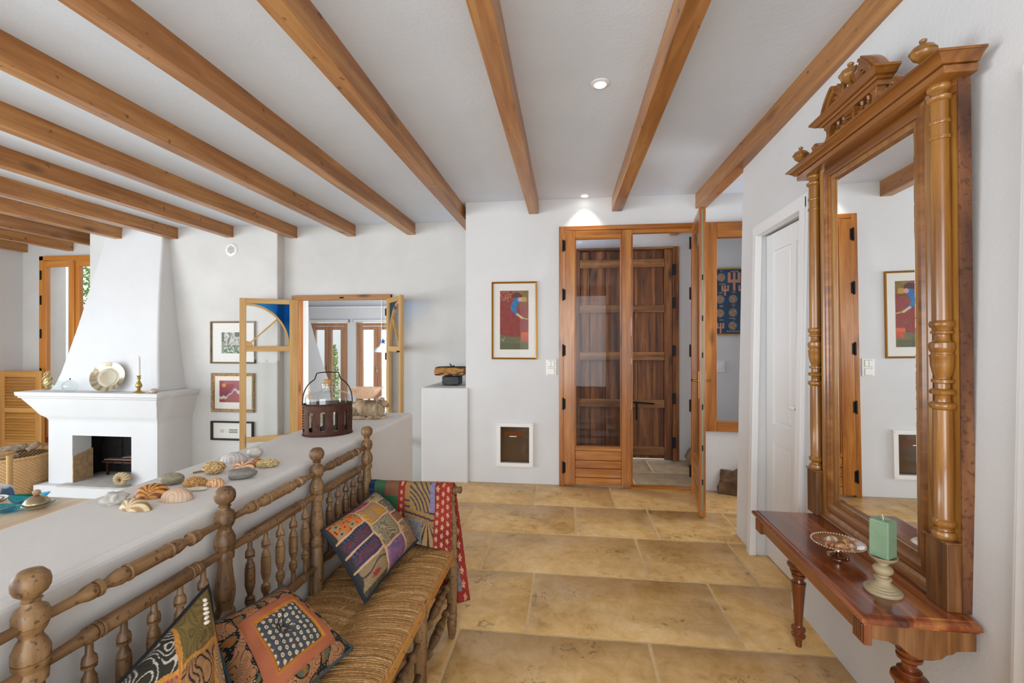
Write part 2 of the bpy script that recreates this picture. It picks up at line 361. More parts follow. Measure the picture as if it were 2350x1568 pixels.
# ceilings
ceil = struct('ceiling', MB().box((-7.4, -2.7, 2.59), (2.4, 5.35, 2.75)), M_ceil)
for X, Y1 in ((-7.75+.765, 5.2), (-6.304, 5.2), (-5.66, 5.2), (-5.0, 4.75), (-4.38, 4.75), (-3.695, 4.75), (-3.01, 4.85), (-2.32, 4.85), (-1.635, 4.85), (-.962, 4.85), (-.252, 4.2), (.493, 4.2), (1.21, 5.2)):
    w = .09; mb = MB(); n = 34; rings = []
    for i in range(n+1):
        y = -2.6+(Y1+2.6)*i/n
        a = .0022*noise.noise(Vector((X*3, y*1.7, 0))); b_ = .0022*noise.noise(Vector((X*3, y*1.9, 5)))
        zb = 2.463+.0015*noise.noise(Vector((X, y*1.3, 9)))
        if Y1 == 5.2 and X < 1: pass
        rings.append([(X-w+a, y, 2.6), (X-w+a, y, zb+.003), (X-w+.003+a, y, zb), (X-.003+b_, y, zb), (X+b_, y, zb+.003), (X+b_, y, 2.6)])
    mb.loft(rings); obj('ceiling_beam', mb, M_beam, ceil, smooth=30)
# entry wall (far wall of the hall)
struct('wall_north_entry', MB().slab('y', 4.147, 4.40, (-.929, 2.3), (0, 2.6), [(-.067, 1.165, -1, 2.335), (1.165, 1.66, .522, 2.335), (-.635, -.302, .16, .553)]), M_wall)
struct('wall_divider', MB().box((-.929, 4.40, -.4), (-.76, 5.35, 2.6)), M_wall)
struct('wall_porch', MB().slab('y', 5.17, 5.40, (-.76, 2.4), (-.1, 2.6), [(.02, 1.215, -.2, 2.335)]), M_wall)
struct('wall_east_passage', MB().box((2.2, 3.1, -.1), (2.4, 5.2, 2.6)), M_wall)
struct('wall_east_return', MB().box((1.3, 3.0, 0), (2.3, 3.236, 2.6)), M_wall)
# right wall: slightly skewed, leaning outwards a little, with the recess of the white door
def wx(y, z=0, lean=True): return 1.085+.03*(y-1.38)+(.018*z)
ys = [-2.6, 0, 1.0, 1.24, 1.6, 2.0, 2.335, 2.93, 3.236]; zs = [0, .6, 1.2, 1.945, 2.3, 2.6]
mb = MB()
for j in range(len(ys)-1):
    for k in range(len(zs)-1):
        if 2.33 < ys[j] < 2.92 and zs[k] < 1.9: continue
        mb.add([(wx(ys[j], zs[k]), ys[j], zs[k]), (wx(ys[j+1], zs[k]), ys[j+1], zs[k]), (wx(ys[j+1], zs[k+1]), ys[j+1], zs[k+1]), (wx(ys[j], zs[k+1]), ys[j], zs[k+1])], [(0, 1, 2, 3)])
for k in range(len(zs)-1):
    mb.add([(wx(3.236, zs[k]), 3.236, zs[k]), (1.4, 3.236, zs[k]), (1.4, 3.236, zs[k+1]), (wx(3.236, zs[k+1]), 3.236, zs[k+1])], [(0, 1, 2, 3)])
    if zs[k] < 1.9:
        for y in (2.335, 2.93): mb.add([(wx(y, zs[k]), y, zs[k]), (1.26, y, zs[k]), (1.26, y, zs[k+1]), (wx(y, zs[k+1]), y, zs[k+1])], [(0, 1, 2, 3)])
mb.add([(wx(2.335, 1.945), 2.335, 1.945), (wx(2.93, 1.945), 2.93, 1.945), (1.26, 2.93, 1.945), (1.26, 2.335, 1.945)], [(0, 1, 2, 3)])
struct('wall_east', mb, M_wall)
struct('wall_east_backing', MB().box((1.27, -2.6, 0), (1.4, 3.2, 2.6)), M_wall)
# back wall and far left wall with openings put in to let light through
struct('wall_south', MB().slab('y', -2.75, -2.55, (-7.4, 2.3), (-.45, 2.6), [(-6.2, -2.2, -.05, 2.15), (-1.1, .9, .2, 2.3)]), M_wall)
struct('wall_west', MB().slab('x', -7.25, -7.06, (-2.7, 5.3), (-.45, 2.6), [(-1.8, 2.4, -.05, 2.05)]), M_wall)
def casement_set(name, x0, x1, z0, z1, y):
    e = empty(name, ((x0+x1)/2, y, z0), None, None, kind='structure')
    mb = MB()
    for a in (x0, x1-.06): mb.box((a, y-.03, z0), (a+.06, y+.03, z1))
    for a in (z0, z1-.06): mb.box((x0, y-.03, a), (x1, y+.03, a+.06))
    n = max(2, round((x1-x0)/.8))
    for i in range(1, n): a = x0+(x1-x0)*i/n; mb.box((a-.04, y-.03, z0), (a+.04, y+.03, z1))
    obj('window_frame', mb, M_win, e); return e
casement_set('window_4', -6.2, -2.2, -.05, 2.15, -2.65); casement_set('window_5', -1.1, .9, .2, 2.3, -2.65)
# living room walls
struct('wall_chimney', MB().box((-5.52, 4.68, -.33), (-3.168, 5.2, 2.6)), M_wallL, bevel=.012, bseg=3)
struct('wall_recess', MB().slab('y', 5.15, 5.42, (-7.25, -5.4), (-.45, 2.6), [(-6.755, -5.66, -.05, 2.40)]), M_wallL)
struct('wall_north_living', MB().slab('y', 4.80, 5.04, (-3.2, -.93), (-.33, 2.6), [(-3.02, -1.90, -.5, 1.815)]), M_wallL)
struct('wall_parapet', MB().box((-1.295, -1.6, -.33), (-.92, 2.66, .87)), M_par, bevel=.018, bseg=4)
struct('wall_pedestal', MB().box((-1.348, 4.12, -.33), (-.902, 4.80, .868)), M_wall, bevel=.012, bseg=3)
struct('baseboard_threshold', MB().box((.566, 4.12, -.004), (1.107, 4.2, .012)), M_doorx)
# chimney breast: one plastered mass
e = empty('fireplace', (-4.9, 4.5, -.33), 'white plastered corner fireplace with tapering hood, wide mantel shelf and open hearth', 'fireplace')
def rect(z, xl, xr, yf, yb=4.70): return [(xl, yf, z), (xr, yf, z), (xr, yb, z), (xl, yb, z)]
hood = [(.765, -5.60, -4.27, 4.31), (.82, -5.555, -4.285, 4.335), (.95, -5.50, -4.305, 4.352), (1.2, -5.44, -4.345, 4.39), (1.5, -5.375, -4.385, 4.435), (1.8, -5.32, -4.42, 4.48), (2.1, -5.275, -4.45, 4.53), (2.4, -5.235, -4.48, 4.585), (2.6, -5.21, -4.49, 4.60)]
obj('hood', MB().loft([rect(*r, 4.75) for r in hood]), M_wall, e, bevel=.02, bseg=3, smooth=25)
man = [(.44, -5.489, -4.20, 4.236), (.465, -5.492, -4.197, 4.233), (.485, -5.503, -4.190, 4.226), (.50, -5.522, -4.183, 4.216), (.515, -5.55, -4.178, 4.209), (.53, -5.573, -4.174, 4.204), (.60, -5.63, -4.155, 4.185), (.66, -5.685, -4.14, 4.165), (.703, -5.725, -4.128, 4.155), (.706, -5.745, -4.118, 4.145), (.724, -5.752, -4.115, 4.143), (.727, -5.765, -4.105, 4.133), (.745, -5.772, -4.10, 4.13), (.765, -5.775, -4.10, 4.128), (.77, -5.772, -4.103, 4.131)]
obj('mantel_shelf', MB().loft([rect(*r, 4.72) for r in man]), M_wall, e, bevel=.004, smooth=30)
mb = MB().slab('y', 4.235, 4.43, (-5.49, -4.20), (-.21, .47), [(-5.20, -4.50, -.3, .305)])
mb.box((-5.49, 4.43, -.21), (-5.34, 4.72, .47)); mb.box((-4.36, 4.43, -.21), (-4.20, 4.72, .47)); mb.box((-5.40, 4.43, .36), (-4.3, 4.72, .47))
obj('surround', mb, M_wall, e)
mb = MB().box((-5.57, 4.15, -.33), (-4.15, 4.72, -.21)); obj('plinth', mb, M_wall, e, bevel=.008)
M_beige = flat('fire_stone', 'b89a72', .85, nz=.25, nscale=22, b=.4); M_hearth = flat('hearth_stone', 'c2bfb8', .8, nz=.12, nscale=14, b=.3)
obj('side_stone', MB().prism([(4.2345, -.20), (4.44, -.20), (4.44, .13), (4.2345, .08)], 'x', -5.199, -5.19), M_beige, e)
obj('hearth_slab', MB().box((-5.28, 4.135, -.212), (-4.42, 4.72, -.196)), M_hearth, e, bevel=.006)
mb = MB().box((-5.34, 4.655, -.2), (-4.36, 4.675, .36)).box((-5.34, 4.431, -.2), (-5.325, 4.71, .36)).box((-4.375, 4.431, -.2), (-4.36, 4.71, .36)).box((-5.34, 4.431, .33), (-4.36, 4.71, .36))
obj('firebox_lining', mb, M_soot, e)
for i, (a, b_) in enumerate(((-5.31, -5.05), (-5.04, -4.78), (-4.77, -4.50))): obj('fireback_panel', MB().box((a, 4.640, -.1), (b_, 4.656, .3)), M_soot, e, bevel=.004)
mb = MB().box((-5.18, 4.5, -.055), (-4.42, 4.515, -.035)).box((-5.18, 4.5, -.055), (-5.165, 4.64, -.035))
for i in range(6): mb.box((-5.16+i*.13, 4.5, -.05), (-5.14+i*.13, 4.64, -.04))
for x in (-5.12, -4.5): mb.box((x, 4.52, -.2), (x+.02, 4.54, -.05))
obj('fire_grate', mb, M_rustiron, e)
# ---------------------------------------------------------------- window left of chimney
w = empty('window_1', (-6.2, 5.14, -.05), kind='structure')
mb = MB().box((-6.755, 5.10, -.05), (-6.69, 5.18, 2.40)).box((-5.73, 5.10, -.05), (-5.66, 5.18, 2.40)); obj('window_frame', mb, M_win, w, bevel=.006)
obj('window_frame', MB().box((-6.755, 5.10, 2.34), (-5.66, 5.18, 2.40)), M_winx, w, bevel=.006)
def casement(par, x0, x1, y, z0, z1, st=.075, mat=M_win, matx=M_winx, name='casement', gl=None, th=.05):
    c = empty(name, ((x0+x1)/2, y, z0)); c.parent = par; c.location = Vector(c.location)-par.location
    mb = MB()
    for a, b_ in ((x0, x0+st), (x1-st, x1)): mb.box((a, y-th/2, z0), (b_, y+th/2, z1))
    o1 = obj('stile', mb, mat, bevel=.006)
    mb = MB().box((x0+st, y-th/2, z1-st), (x1-st, y+th/2, z1)).box((x0+st, y-th/2, z0), (x1-st, y+th/2, z0+st))
    o2 = obj('rail', mb, matx, bevel=.006)
    o3 = obj('pane', MB().box((x0+st, y-.004, z0+st), (x1-st, y+.004, z1-st)), gl or M_glass)
    for o in (o1, o2, o3):
        o.parent = c; o.matrix_parent_inverse = Matrix.Translation(-Vector(par.location)-Vector(c.location))
    return c
casement(w, -6.685, -6.215, 5.10, 0, 2.33); casement(w, -6.205, -5.74, 5.10, 0, 2.33)
obj('centre_bead', MB().box((-6.225, 5.06, 0), (-6.19, 5.09, 2.33)), M_win, w, bevel=.005)
for z in (2.15, 1.83, 1.4, .9): obj('hinge', MB().lathe((-6.69, 5.07, z-.06), (-6.69, 5.07, z+.06), [(0, .006), (.05, .009), (.95, .009), (1, .006)], 8), M_black, w)
# louvred shutter
s = empty('louvred_shutter', (-6.77, 4.9, -.1), 'orange pine louvred shutter folded against the wall beside the chimney window', 'shutter')
SX0, SX1, SY = -7.04, -6.43, 4.90; z0s, z1s = -.02, .935
for a in (SX0, SX1-.085): obj('stile', MB().box((a, SY-.02, z0s), (a+.085, SY+.02, z1s)), M_shut, s, bevel=.003)
for a, b_ in ((z0s, z0s+.075), (.415, .475), (z1s-.075, z1s)): obj('rail', MB().box((SX0+.085, SY-.02, a), (SX1-.085, SY+.02, b_)), M_shutx, s, bevel=.003)
sm = None
for zz0, zz1 in ((z0s+.078, .413), (.478, z1s-.078)):
    n = 10
    for i in range(n):
        zc = zz0+(zz1-zz0)*(i+.5)/n; h = (zz1-zz0)/n
        o = obj('slat', MB().prism([(-.019, -h*.40), (-.016, -h*.50), (.018, h*.26), (.015, h*.38)], 'x', SX0+.08, SX1-.08), M_shutx, None) if sm is None else sm.copy()
        if sm is None: sm = o
        else: COL.objects.link(o)
        o.parent = s; o.location = Vector((0, SY, zc))-s.location+Vector((0, 0, 0)); o.location.x = -s.location.x
# ---------------------------------------------------------------- glazed double door in the entry
d = empty('door_1', (.5, 4.15, 0), kind='structure')
obj('jamb', MB().box((-.067, 4.118, 0), (-.024, 4.21, 2.335)), M_door, d, bevel=.003)
obj('jamb', MB().box((1.10, 4.118, 0), (1.172, 4.21, 2.335)), M_door, d, bevel=.003)
obj('head', MB().box((-.024, 4.118, 2.297), (1.10, 4.21, 2.335)), M_doorx, d, bevel=.003)
obj('head', MB().box((.56, 4.14, 2.262), (1.10, 4.19, 2.297)), M_doorx, d, bevel=.003)
def leaf(par, T, wid, handle):
    """leaf standing in local x 0..wid (hinge at 0), front face at local y=-.022; T maps local to world"""
    L = empty('door_leaf', T.to_translation()); L.parent = par
    L.matrix_basis = Matrix.Translation(par.location).inverted() @ T
    def O(nm, mb, mat, **k):
        o = obj(nm, mb, mat, **k); o.parent = L; return o
    g0, g1 = .098, wid-.083
    O('stile', MB().box((0, -.022, .015), (g0, .022, 2.29)), M_door, bevel=.004); O('stile', MB().box((g1, -.022, .015), (wid, .022, 2.29)), M_door, bevel=.004)
    O('rail', MB().box((g0, -.022, 2.225), (g1, .022, 2.29)), M_doorx, bevel=.004); O('rail', MB().box((g0, -.022, .325), (g1, .022, .352)), M_doorx, bevel=.003)
    mb = MB()
    for a in (g0, g1-.010): mb.box((a, -.018, .352), (a+.010, .018, 2.225))
    O('glazing_bead', mb, M_door, bevel=.003)
    mb = MB(); mb.box((g0, -.019, .352), (g1, .019, .362)).box((g0, -.018, 2.215), (g1, .018, 2.225)); O('glazing_bead', mb, M_doorx, bevel=.003)
    for a, b_ in ((.02, .083), (.087, .163), (.167, .236), (.24, .322)): O('plank', MB().box((g0, -.016, a), (g1, .016, b_)), M_doorx, bevel=.004)
    O('pane', MB().box((g0+.008, -.004, .36), (g1-.008, .004, 2.217)), M_glassd)
    for z in (.17, .74, 1.22, 1.72, 2.16):
        mb = MB().lathe((-.008, -.028, z-.055), (-.008, -.028, z+.055), [(0, .004), (.06, .008), (.94, .008), (1, .004)], 8); mb.box((-.004, -.0245, z-.045), (.014, -.021, z+.045))
        O('hinge', mb, M_black)
    if handle:
        O('lock_strip', MB().box((wid, -.007, .06), (wid+.003, .006, 2.27)), M_strip)
        mb = MB()
        for z in (1.75, 1.45, 1.18, .8, .5, .25): mb.box((wid+.003, -.005, z), (wid+.005, .004, z+.04))
        O('keeper', mb, M_black, kind='stuff')
        for sg in (-1, 1):
            mb = MB().box((wid-.05, sg*.022, .88), (wid-.022, sg*.026, 1.08))
            mb.lathe((wid-.036, sg*.022, 1.01), (wid-.036, sg*.062, 1.01), [(0, .012), (.2, .012), (.25, .008), (1, .008)], 10)
            mb.tube([(wid-.036, sg*.06, 1.01), (wid-.06, sg*.066, 1.01), (wid-.10, sg*.064, 1.008), (wid-.135, sg*.058, 1.0)], [.008, .0085, .0075, .006], 8)
            O('handle', mb, M_brass, smooth=40)
    else:
        mb = MB()
        for z in (2.24, 1.98, 1.35, 1.1, .7): mb.box((wid, -.008, z), (wid+.004, .006, z+.05 if z != 1.35 else z+.16))
        O('keeper', mb, M_steel, kind='stuff')
        O('cover_strip', MB().box((wid-.004, .016, .02), (wid+.02, .026, 2.29)), M_door)
    return L
leaf(d, Matrix.Translation((-.022, 4.132, 0)), .588, False)
dirv = Vector((.990-1.100, 3.478-4.125, 0)).normalized(); ang = math.atan2(dirv.y, dirv.x)
leaf(d, Matrix.Translation((1.098, 4.118, 0)) @ Matrix.Rotation(ang, 4, 'Z'), .655, True)
# side light
w = empty('window_2', (1.42, 4.16, .522), kind='structure')
obj('window_frame', MB().box((1.172, 4.115, .522), (1.292, 4.20, 2.335)), M_rustx if False else M_door, w, bevel=.004)
obj('window_frame', MB().box((1.292, 4.115, 2.205), (1.66, 4.20, 2.335)), M_doorx, w, bevel=.004)
obj('window_frame', MB().box((1.292, 4.115, .522), (1.66, 4.20, .605)), M_doorx, w, bevel=.004)
obj('window_frame', MB().box((1.60, 4.115, .605), (1.66, 4.20, 2.205)), M_door, w, bevel=.004)
obj('pane', MB().box((1.292, 4.15, .605), (1.60, 4.156, 2.205)), M_glass, w)
# rustic front door
d = empty('door_2', (.65, 5.19, 0), kind='structure')
obj('frame', MB().box((1.148, 5.12, 0), (1.215, 5.24, 2.335)), M_rust, d, bevel=.004)
obj('frame', MB().box((.02, 5.12, 2.315), (1.148, 5.24, 2.335)), M_rustx, d); obj('frame', MB().box((.02, 5.12, 0), (.075, 5.24, 2.315)), M_rust, d)
obj('stile', MB().box((1.062, 5.125, .005), (1.145, 5.165, 2.31)), M_rust, d, bevel=.005)
obj('stile', MB().box((.078, 5.125, .03), (.15, 5.165, 2.31)), M_rust, d, bevel=.005)
obj('stile', MB().box((.60, 5.128, .03), (.69, 5.168, 2.31)), M_rust, d, bevel=.005)
for a, b_ in ((.15, .26), (.265, .43), (.435, .60), (.69, .765), (.77, .955), (.962, 1.062)):
    obj('plank', MB().box((a, 5.15, .04), (b_-.004, 5.175, 2.30)), M_rust, d, bevel=.004)
for a in (.762, .958): obj('batten', MB().box((a-.012, 5.142, .04), (a+.012, 5.16, 2.30)), M_rust, d, bevel=.003)
for a, b_ in ((2.115, 2.205), (1.618, 1.70), (1.09, 1.185), (.575, .66), (.057, .145)):
    for x0, x1 in ((.15, .60), (.69, 1.062)): obj('ledge', MB().box((x0, 5.122, a), (x1, 5.155, b_)), M_rustx, d, bevel=.005)
M_dbi = flat('dark_blue_iron', '1d2330', .5, .5)
for z in (2.08, 1.72, 1.2, .68, .2): obj('hinge', MB().box((1.146, 5.112, z-.06), (1.178, 5.124, z+.06)), M_dbi, d)
obj('backing', MB().box((.076, 5.172, .012), (1.146, 5.20, 2.315)), M_rust, d)
mb = MB().tube([(.70, 5.115, .635), (.95, 5.115, .62)], .008, 8).box((.75, 5.112, .56), (.775, 5.122, .64)); mb.tube([(.76, 5.11, .56), (.76, 5.105, .44)], .008, 8)
obj('latch', mb, M_black, d)
# rocks in the porch and below the side light
M_rock = flat('natural_rock', '6e5840', .9, nz=.45, nscale=9, b=.8); 
def blob(name, c, r, rz=0, seed=0, amp=.18, fr=2.0, mat=None, nu=22, nv=14, flatb=None, fn=None, colfn=None, parent=None, tilt=(0, 0), smooth=60, **k):
    mb = MB(); R = Matrix.Rotation(rz, 4, 'Z') @ Matrix.Rotation(tilt[0], 4, 'X') @ Matrix.Rotation(tilt[1], 4, 'Y')
    vs = []; cols = {}
    for j in range(nv+1):
        ph = PI*j/nv
        for i in range(nu):
            th = 2*PI*i/nu
            d_ = Vector((math.sin(ph)*math.cos(th), math.sin(ph)*math.sin(th), math.cos(ph)))
            a = 1+amp*noise.noise(d_*fr+Vector((seed*7.3, seed, 0)))
            if fn: a *= fn(d_, th, ph)
            p = Vector((d_.x*r[0]*a, d_.y*r[1]*a, d_.z*r[2]*a))
            if colfn: cols[len(vs)] = colfn(d_, p)
            p = R @ p
            if flatb is not None and p.z < flatb: p.z = flatb+(p.z-flatb)*.05
            vs.append(p+Vector(c))
    fs = []
    for j in range(nv):
        for i in range(nu): i2 = (i+1) % nu; fs.append((j*nu+i, (j+1)*nu+i, (j+1)*nu+i2, j*nu+i2))
    mb.add(vs, fs); mb.c = cols
    lo = min(v.z for v in vs)
    return obj(name, mb, mat, parent, smooth=smooth, origin=(c[0], c[1], lo) if parent is None else None, **k)
o = blob('porch_rock', (1.37, 4.86, .05), (.13, .26, .17), 0, 3, .3, 2.2, M_rock, 26, 16, flatb=-.06)
tag(o, 'brown rock outcrop on the porch floor beside the old wooden front door', 'rock')
o = blob('rock', (1.52, 4.12, .04), (.22, .10, .17), 0, 9, .35, 2.4, M_rock, 26, 16, flatb=-.04)
tag(o, 'dark rough rock at the foot of the wall under the side window', 'rock')
# ---------------------------------------------------------------- white panelled door in right wall
d = empty('door_3', (1.2, 2.63, 0), kind='structure')
DX = 1.205
def YZ(nm, x0, x1, y0, y1, z0, z1, bev=.002): return obj(nm, MB().box((x0, y0, z0), (x1, y1, z1)), M_white, d, bevel=bev)
YZ('slab', DX+.012, DX+.04, 2.365, 2.925, .008, 1.935)
sty = [(2.365, 2.42), (2.57, 2.62), (2.84, 2.925)]
for a, b_ in sty: YZ('stile', DX, DX+.02, a, b_, .008, 1.935)
for a, b_ in ((.008, .16), (.71, .815), (1.83, 1.935)):
    for p, q in ((2.42, 2.57), (2.62, 2.84)): YZ('rail', DX, DX+.02, p, q, a, b_)
for p, q in ((2.42, 2.57), (2.62, 2.84)):
    for a, b_ in ((.16, .71), (.815, 1.83)): YZ('panel', DX+.004, DX+.02, p+.022, q-.022, a+.022, b_-.022, .006)
x = DX
mb = MB().lathe((x, 2.44, .953), (x-.012, 2.44, .953), [(0, .022), (.8, .022), (1, .016)], 14).lathe((x-.01, 2.44, .953), (x-.045, 2.44, .953), [(0, .008), (1, .008)], 10)
mb.tube([(x-.04, 2.44, .953), (x-.045, 2.455, .954), (x-.045, 2.475, .954)], .007, 8)
h = obj('handle', mb, M_brass, d, smooth=40)
obj('porcelain_lever', MB().lathe((x-.045, 2.472, .954), (x-.045, 2.56, .957), [(0, .006), (.2, .010), (.55, .0135), (.85, .010), (1, .002)], 14), flat('porcelain', 'f2f0ea', .15, coat=.5), d, smooth=60)
# casing on the wall (mitred)
def casing(y_in0, y_in1, ztop, w_, nm='casing', steps=((0, .018), (.016, .026))):
    t = empty(nm, (wx(y_in1), y_in1, 0), kind='structure')
    for off, th in steps:
        w2 = w_-off
        e_ = off*.08
        for (a, b_) in ((y_in1-e_, y_in1+w2), (y_in0-w2, y_in0+e_)):
            mb = MB(); rings = []
            for z in (0, ztop+(0 if False else w2)):
                x0 = wx(a, z); x1 = wx(b_, z); rings.append([(x0-th, a, z), (x1-th, b_, z), (x1+.01, b_, z), (x0+.01, a, z)])
            mb.loft(rings); obj('upright', mb, M_white, t, bevel=.003)
        mb = MB(); rings = []
        for y in (y_in0-w2, y_in1+w2):
            x = wx(y, ztop); rings.append([(x-th-.0006, y, ztop-e_), (x-th-.0006, y, ztop+w2+.0004), (x+.02, y, ztop+w2+.0004), (x+.02, y, ztop-e_)])
        mb.loft(rings); obj('head', mb, M_white, t, bevel=.003)
    return t
casing(2.365, 2.918, 1.94, .068, 'trim_2')
casing(.30, 1.175, 1.90, .07, 'trim_3')
YZ2 = obj('panel', MB().box((1.05, .30, 0), (1.075, 1.175, 1.9)), M_white); YZ2.name = 'door_4'; YZ2['kind'] = 'structure'
# ---------------------------------------------------------------- cat flap
t = empty('cat_flap', (-.468, 4.13, .145), 'white framed cat flap with smoky brown door, low in the wall', 'cat flap')
def ring_frame(x0, x1, z0, z1, w_, y0, y1): return MB().slab('y', y0, y1, (x0, x1), (z0, z1), [(x0+w_, x1-w_, z0+w_, z1-w_)])
obj('frame', ring_frame(-.635, -.302, .158, .555, .034, 4.118, 4.20), M_plast, t, bevel=.006)
obj('inner_rim', ring_frame(-.602, -.335, .192, .522, .008, 4.135, 4.17), flat('grey_gasket', '6a6058', .6), t)
obj('flap', MB().box((-.594, 4.15, .20), (-.343, 4.156, .514)), flat('smoked_plastic', '54402f', .12, coat=.4), t, bevel=.004)
obj('magnet_bar', MB().box((-.52, 4.146, .425), (-.455, 4.150, .432)), M_plast, t)
obj('flap_reflection_strip', MB().box((-.57, 4.1485, .435), (-.38, 4.1503, .475)), flat('amber_reflection_tint', '6b3d1c', .15), t)  # orange reflection in the flap, painted as an amber strip
mb = MB()
for x in (-.622, -.315):
    for z in (.172, .541): mb.lathe((x, 4.118, z), (x, 4.114, z), [(0, .006), (1, .005)], 8)
obj('screw', mb, M_whiteframe, t, kind='stuff')
# switch plate
t = empty('light_switch', (-.137, 4.147, .99), 'white double rocker light switch on the wall beside the left glazed door', 'light switch')
obj('plate', MB().box((-.184, 4.134, .992), (-.09, 4.147, 1.138)), M_plast, t, bevel=.004)
for z in (1.028, 1.098):
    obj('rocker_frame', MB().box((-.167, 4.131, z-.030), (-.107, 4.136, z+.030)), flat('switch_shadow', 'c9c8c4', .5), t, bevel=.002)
for x0, x1, z in ((-.165, -.140, 1.098), (-.136, -.109, 1.098), (-.165, -.109, 1.028)): obj('rocker', MB().box((x0, 4.127, z-.026), (x1, 4.135, z+.026)), M_plast, t, bevel=.003)
t = empty('light_switch', (1.64, 5.17, .97), 'white wall switch seen through the side window below the blue hanging', 'light switch')
obj('plate', MB().box((1.60, 5.158, .97), (1.70, 5.17, 1.09)), M_plast, t, bevel=.003); obj('rocker', MB().box((1.62, 5.152, 1.0), (1.68, 5.16, 1.06)), M_plast, t, bevel=.003)
# vent on chimney wall
t = empty('wall_vent', (-3.717, 4.68, 2.32), 'round white perforated vent high on the wall right of the chimney', 'vent')
mb = MB().lathe((-3.717, 4.68, 2.324), (-3.717, 4.668, 2.324), [(0, .072), (.6, .070), (.9, .062), (1, .056)], 28); obj('rim', mb, M_plast, t, smooth=40)
mb = MB().lathe((-3.717, 4.6682, 2.324), (-3.717, 4.666, 2.324), [(0, .05), (1, .05)], 24); obj('grille', mb, M_plast, t)
mb = MB()
for i in range(-3, 4):
    for j in range(-3, 4):
        x = i*.0145+(j % 2)*.007; z = j*.0125
        if x*x+z*z < .043**2: mb.lathe((-3.717+x, 4.667, 2.324+z), (-3.717+x, 4.6652, 2.324+z), [(0, .0046), (1, .0046)], 8)
obj('hole', mb, M_black, t, kind='stuff')
# recessed ceiling lights
def downlight(x, y, p, lab):
    t = empty('recessed_light', (x, y, 2.59), lab, 'ceiling light')
    obj('trim_ring', MB().lathe((x, y, 2.592), (x, y, 2.582), [(0, .047), (.6, .046), (1, .034)], 28), M_white, t, smooth=40)
    m, nt, bs = newmat('lamp_glow'); bs.inputs['Emission Color'].default_value = (1, .96, .88, 1); bs.inputs['Emission Strength'].default_value = 14
    obj('lamp', MB().lathe((x, y, 2.5815), (x, y, 2.5795), [(0, .029), (1, .027)], 20), m, t)
    l = bpy.data.lights.new('spot', 'SPOT'); l.energy = p; l.spot_size = math.radians(95); l.spot_blend = .6; l.shadow_soft_size = .02; l.color = (1, .95, .86)
    o = bpy.data.objects.new('spot', l); COL.objects.link(o); o.location = (x, y, 2.572)
downlight(.167, 2.311, 8, 'recessed ceiling spotlight shining between the middle beams, nearer the camera')
downlight(.159, 4.06, 9, 'recessed ceiling spotlight close to the wall above the glazed doors')
# ================================================================ turned bench
bench = empty('settee', (-.7, 1.1, 0), 'long turned-wood settee with woven rush seat standing against the low white wall', 'bench')
BXX = -.885; PY = [.657-.427*3, .657-.427*2, .657-.427, .657, 1.09, 1.535, 1.938]
PY = [-.21, .224, .657, 1.09, 1.53, 1.94]
# profile (z, r) of a back post
post = [(0, .012), (.03, .017), (.10, .023), (.12, .017), (.13, .025), (.16, .025), (.17, .024), (.565, .0245), (.57, .021), (.575, .026), (.595, .0265), (.602, .022), (.607, .020), (.618, .0225), (.64, .0265), (.655, .0265), (.69, .021), (.715, .0185), (.733, .0185), (.735, .0235), (.747, .0245), (.753, .0215), (.757, .022), (.764, .026), (.771, .0265), (.7712, .0245), (.7738, .0245), (.774, .0268), (.787, .0268), (.800, .0215), (.809, .0165), (.814, .0165), (.821, .0215), (.8285, .0245), (.829, .0232), (.8325, .0232), (.833, .0262), (.846, .0262), (.856, .0225), (.862, .0125), (.868, .0115), (.871, .015), (.874, .0115), (.878, .015), (.883, .021), (.891, .0248), (.900, .0255), (.910, .0232), (.919, .0155), (.9225, .0)]
def zprof(mb, x, y, prof, seg=18, m=0):
    zl = prof[-1][0]-prof[0][0]; return mb.lathe((x, y, prof[0][0]), (x, y, prof[-1][0]), [((z-prof[0][0])/zl, r) for z, r in prof], seg, m)
post = [(z, r*(.93 if z < .858 else 1)) for z, r in post]
for i, y in enumerate(PY):
    obj('post', zprof(MB(), BXX, y, post, 24), M_bz, bench, smooth=50)
railA = [(0, .0085), (.13, .0095), (.15, .011), (.175, .0145), (.20, .0155), (.215, .011), (.217, .016), (.235, .0165), (.24, .011), (.255, .0095), (.275, .010), (.30, .0135), (.335, .0165), (.36, .015), (.368, .0095), (.372, .0175), (.382, .0175), (.384, .0155)]
railA = railA+[(1-t, r) for t, r in reversed(railA)]
railB = [(0, .0095), (.14, .0115), (.16, .013), (.18, .0165), (.20, .0165), (.208, .012), (.212, .0165), (.225, .0165), (.229, .013), (.233, .0175), (.245, .0175), (.247, .0155), (.25, .0165)]
railB = railB+[(1-t, r) for t, r in reversed(railB)]
railC = [(0, .010), (.1, .011), (.15, .0155), (.19, .0165), (.21, .0155), (.215, .0125), (.22, .016), (.26, .016)]
railC = railC+[(1-t, r) for t, r in reversed(railC)]
spin = [(0, .006), (.10, .0065), (.13, .0115), (.17, .013), (.185, .009), (.19, .0125), (.205, .0125), (.215, .007), (.25, .0075), (.29, .012), (.315, .012), (.32, .010), (.325, .013), (.36, .0135), (.45, .0135), (.452, .0125), (.455, .0125), (.457, .0135), (.53, .0135), (.54, .010), (.545, .0125), (.58, .011), (.63, .007), (.66, .0075), (.675, .0125), (.69, .0125), (.695, .009), (.70, .013), (.73, .0135), (.76, .0115), (.79, .0075), (.85, .0065), (1, .0065)]
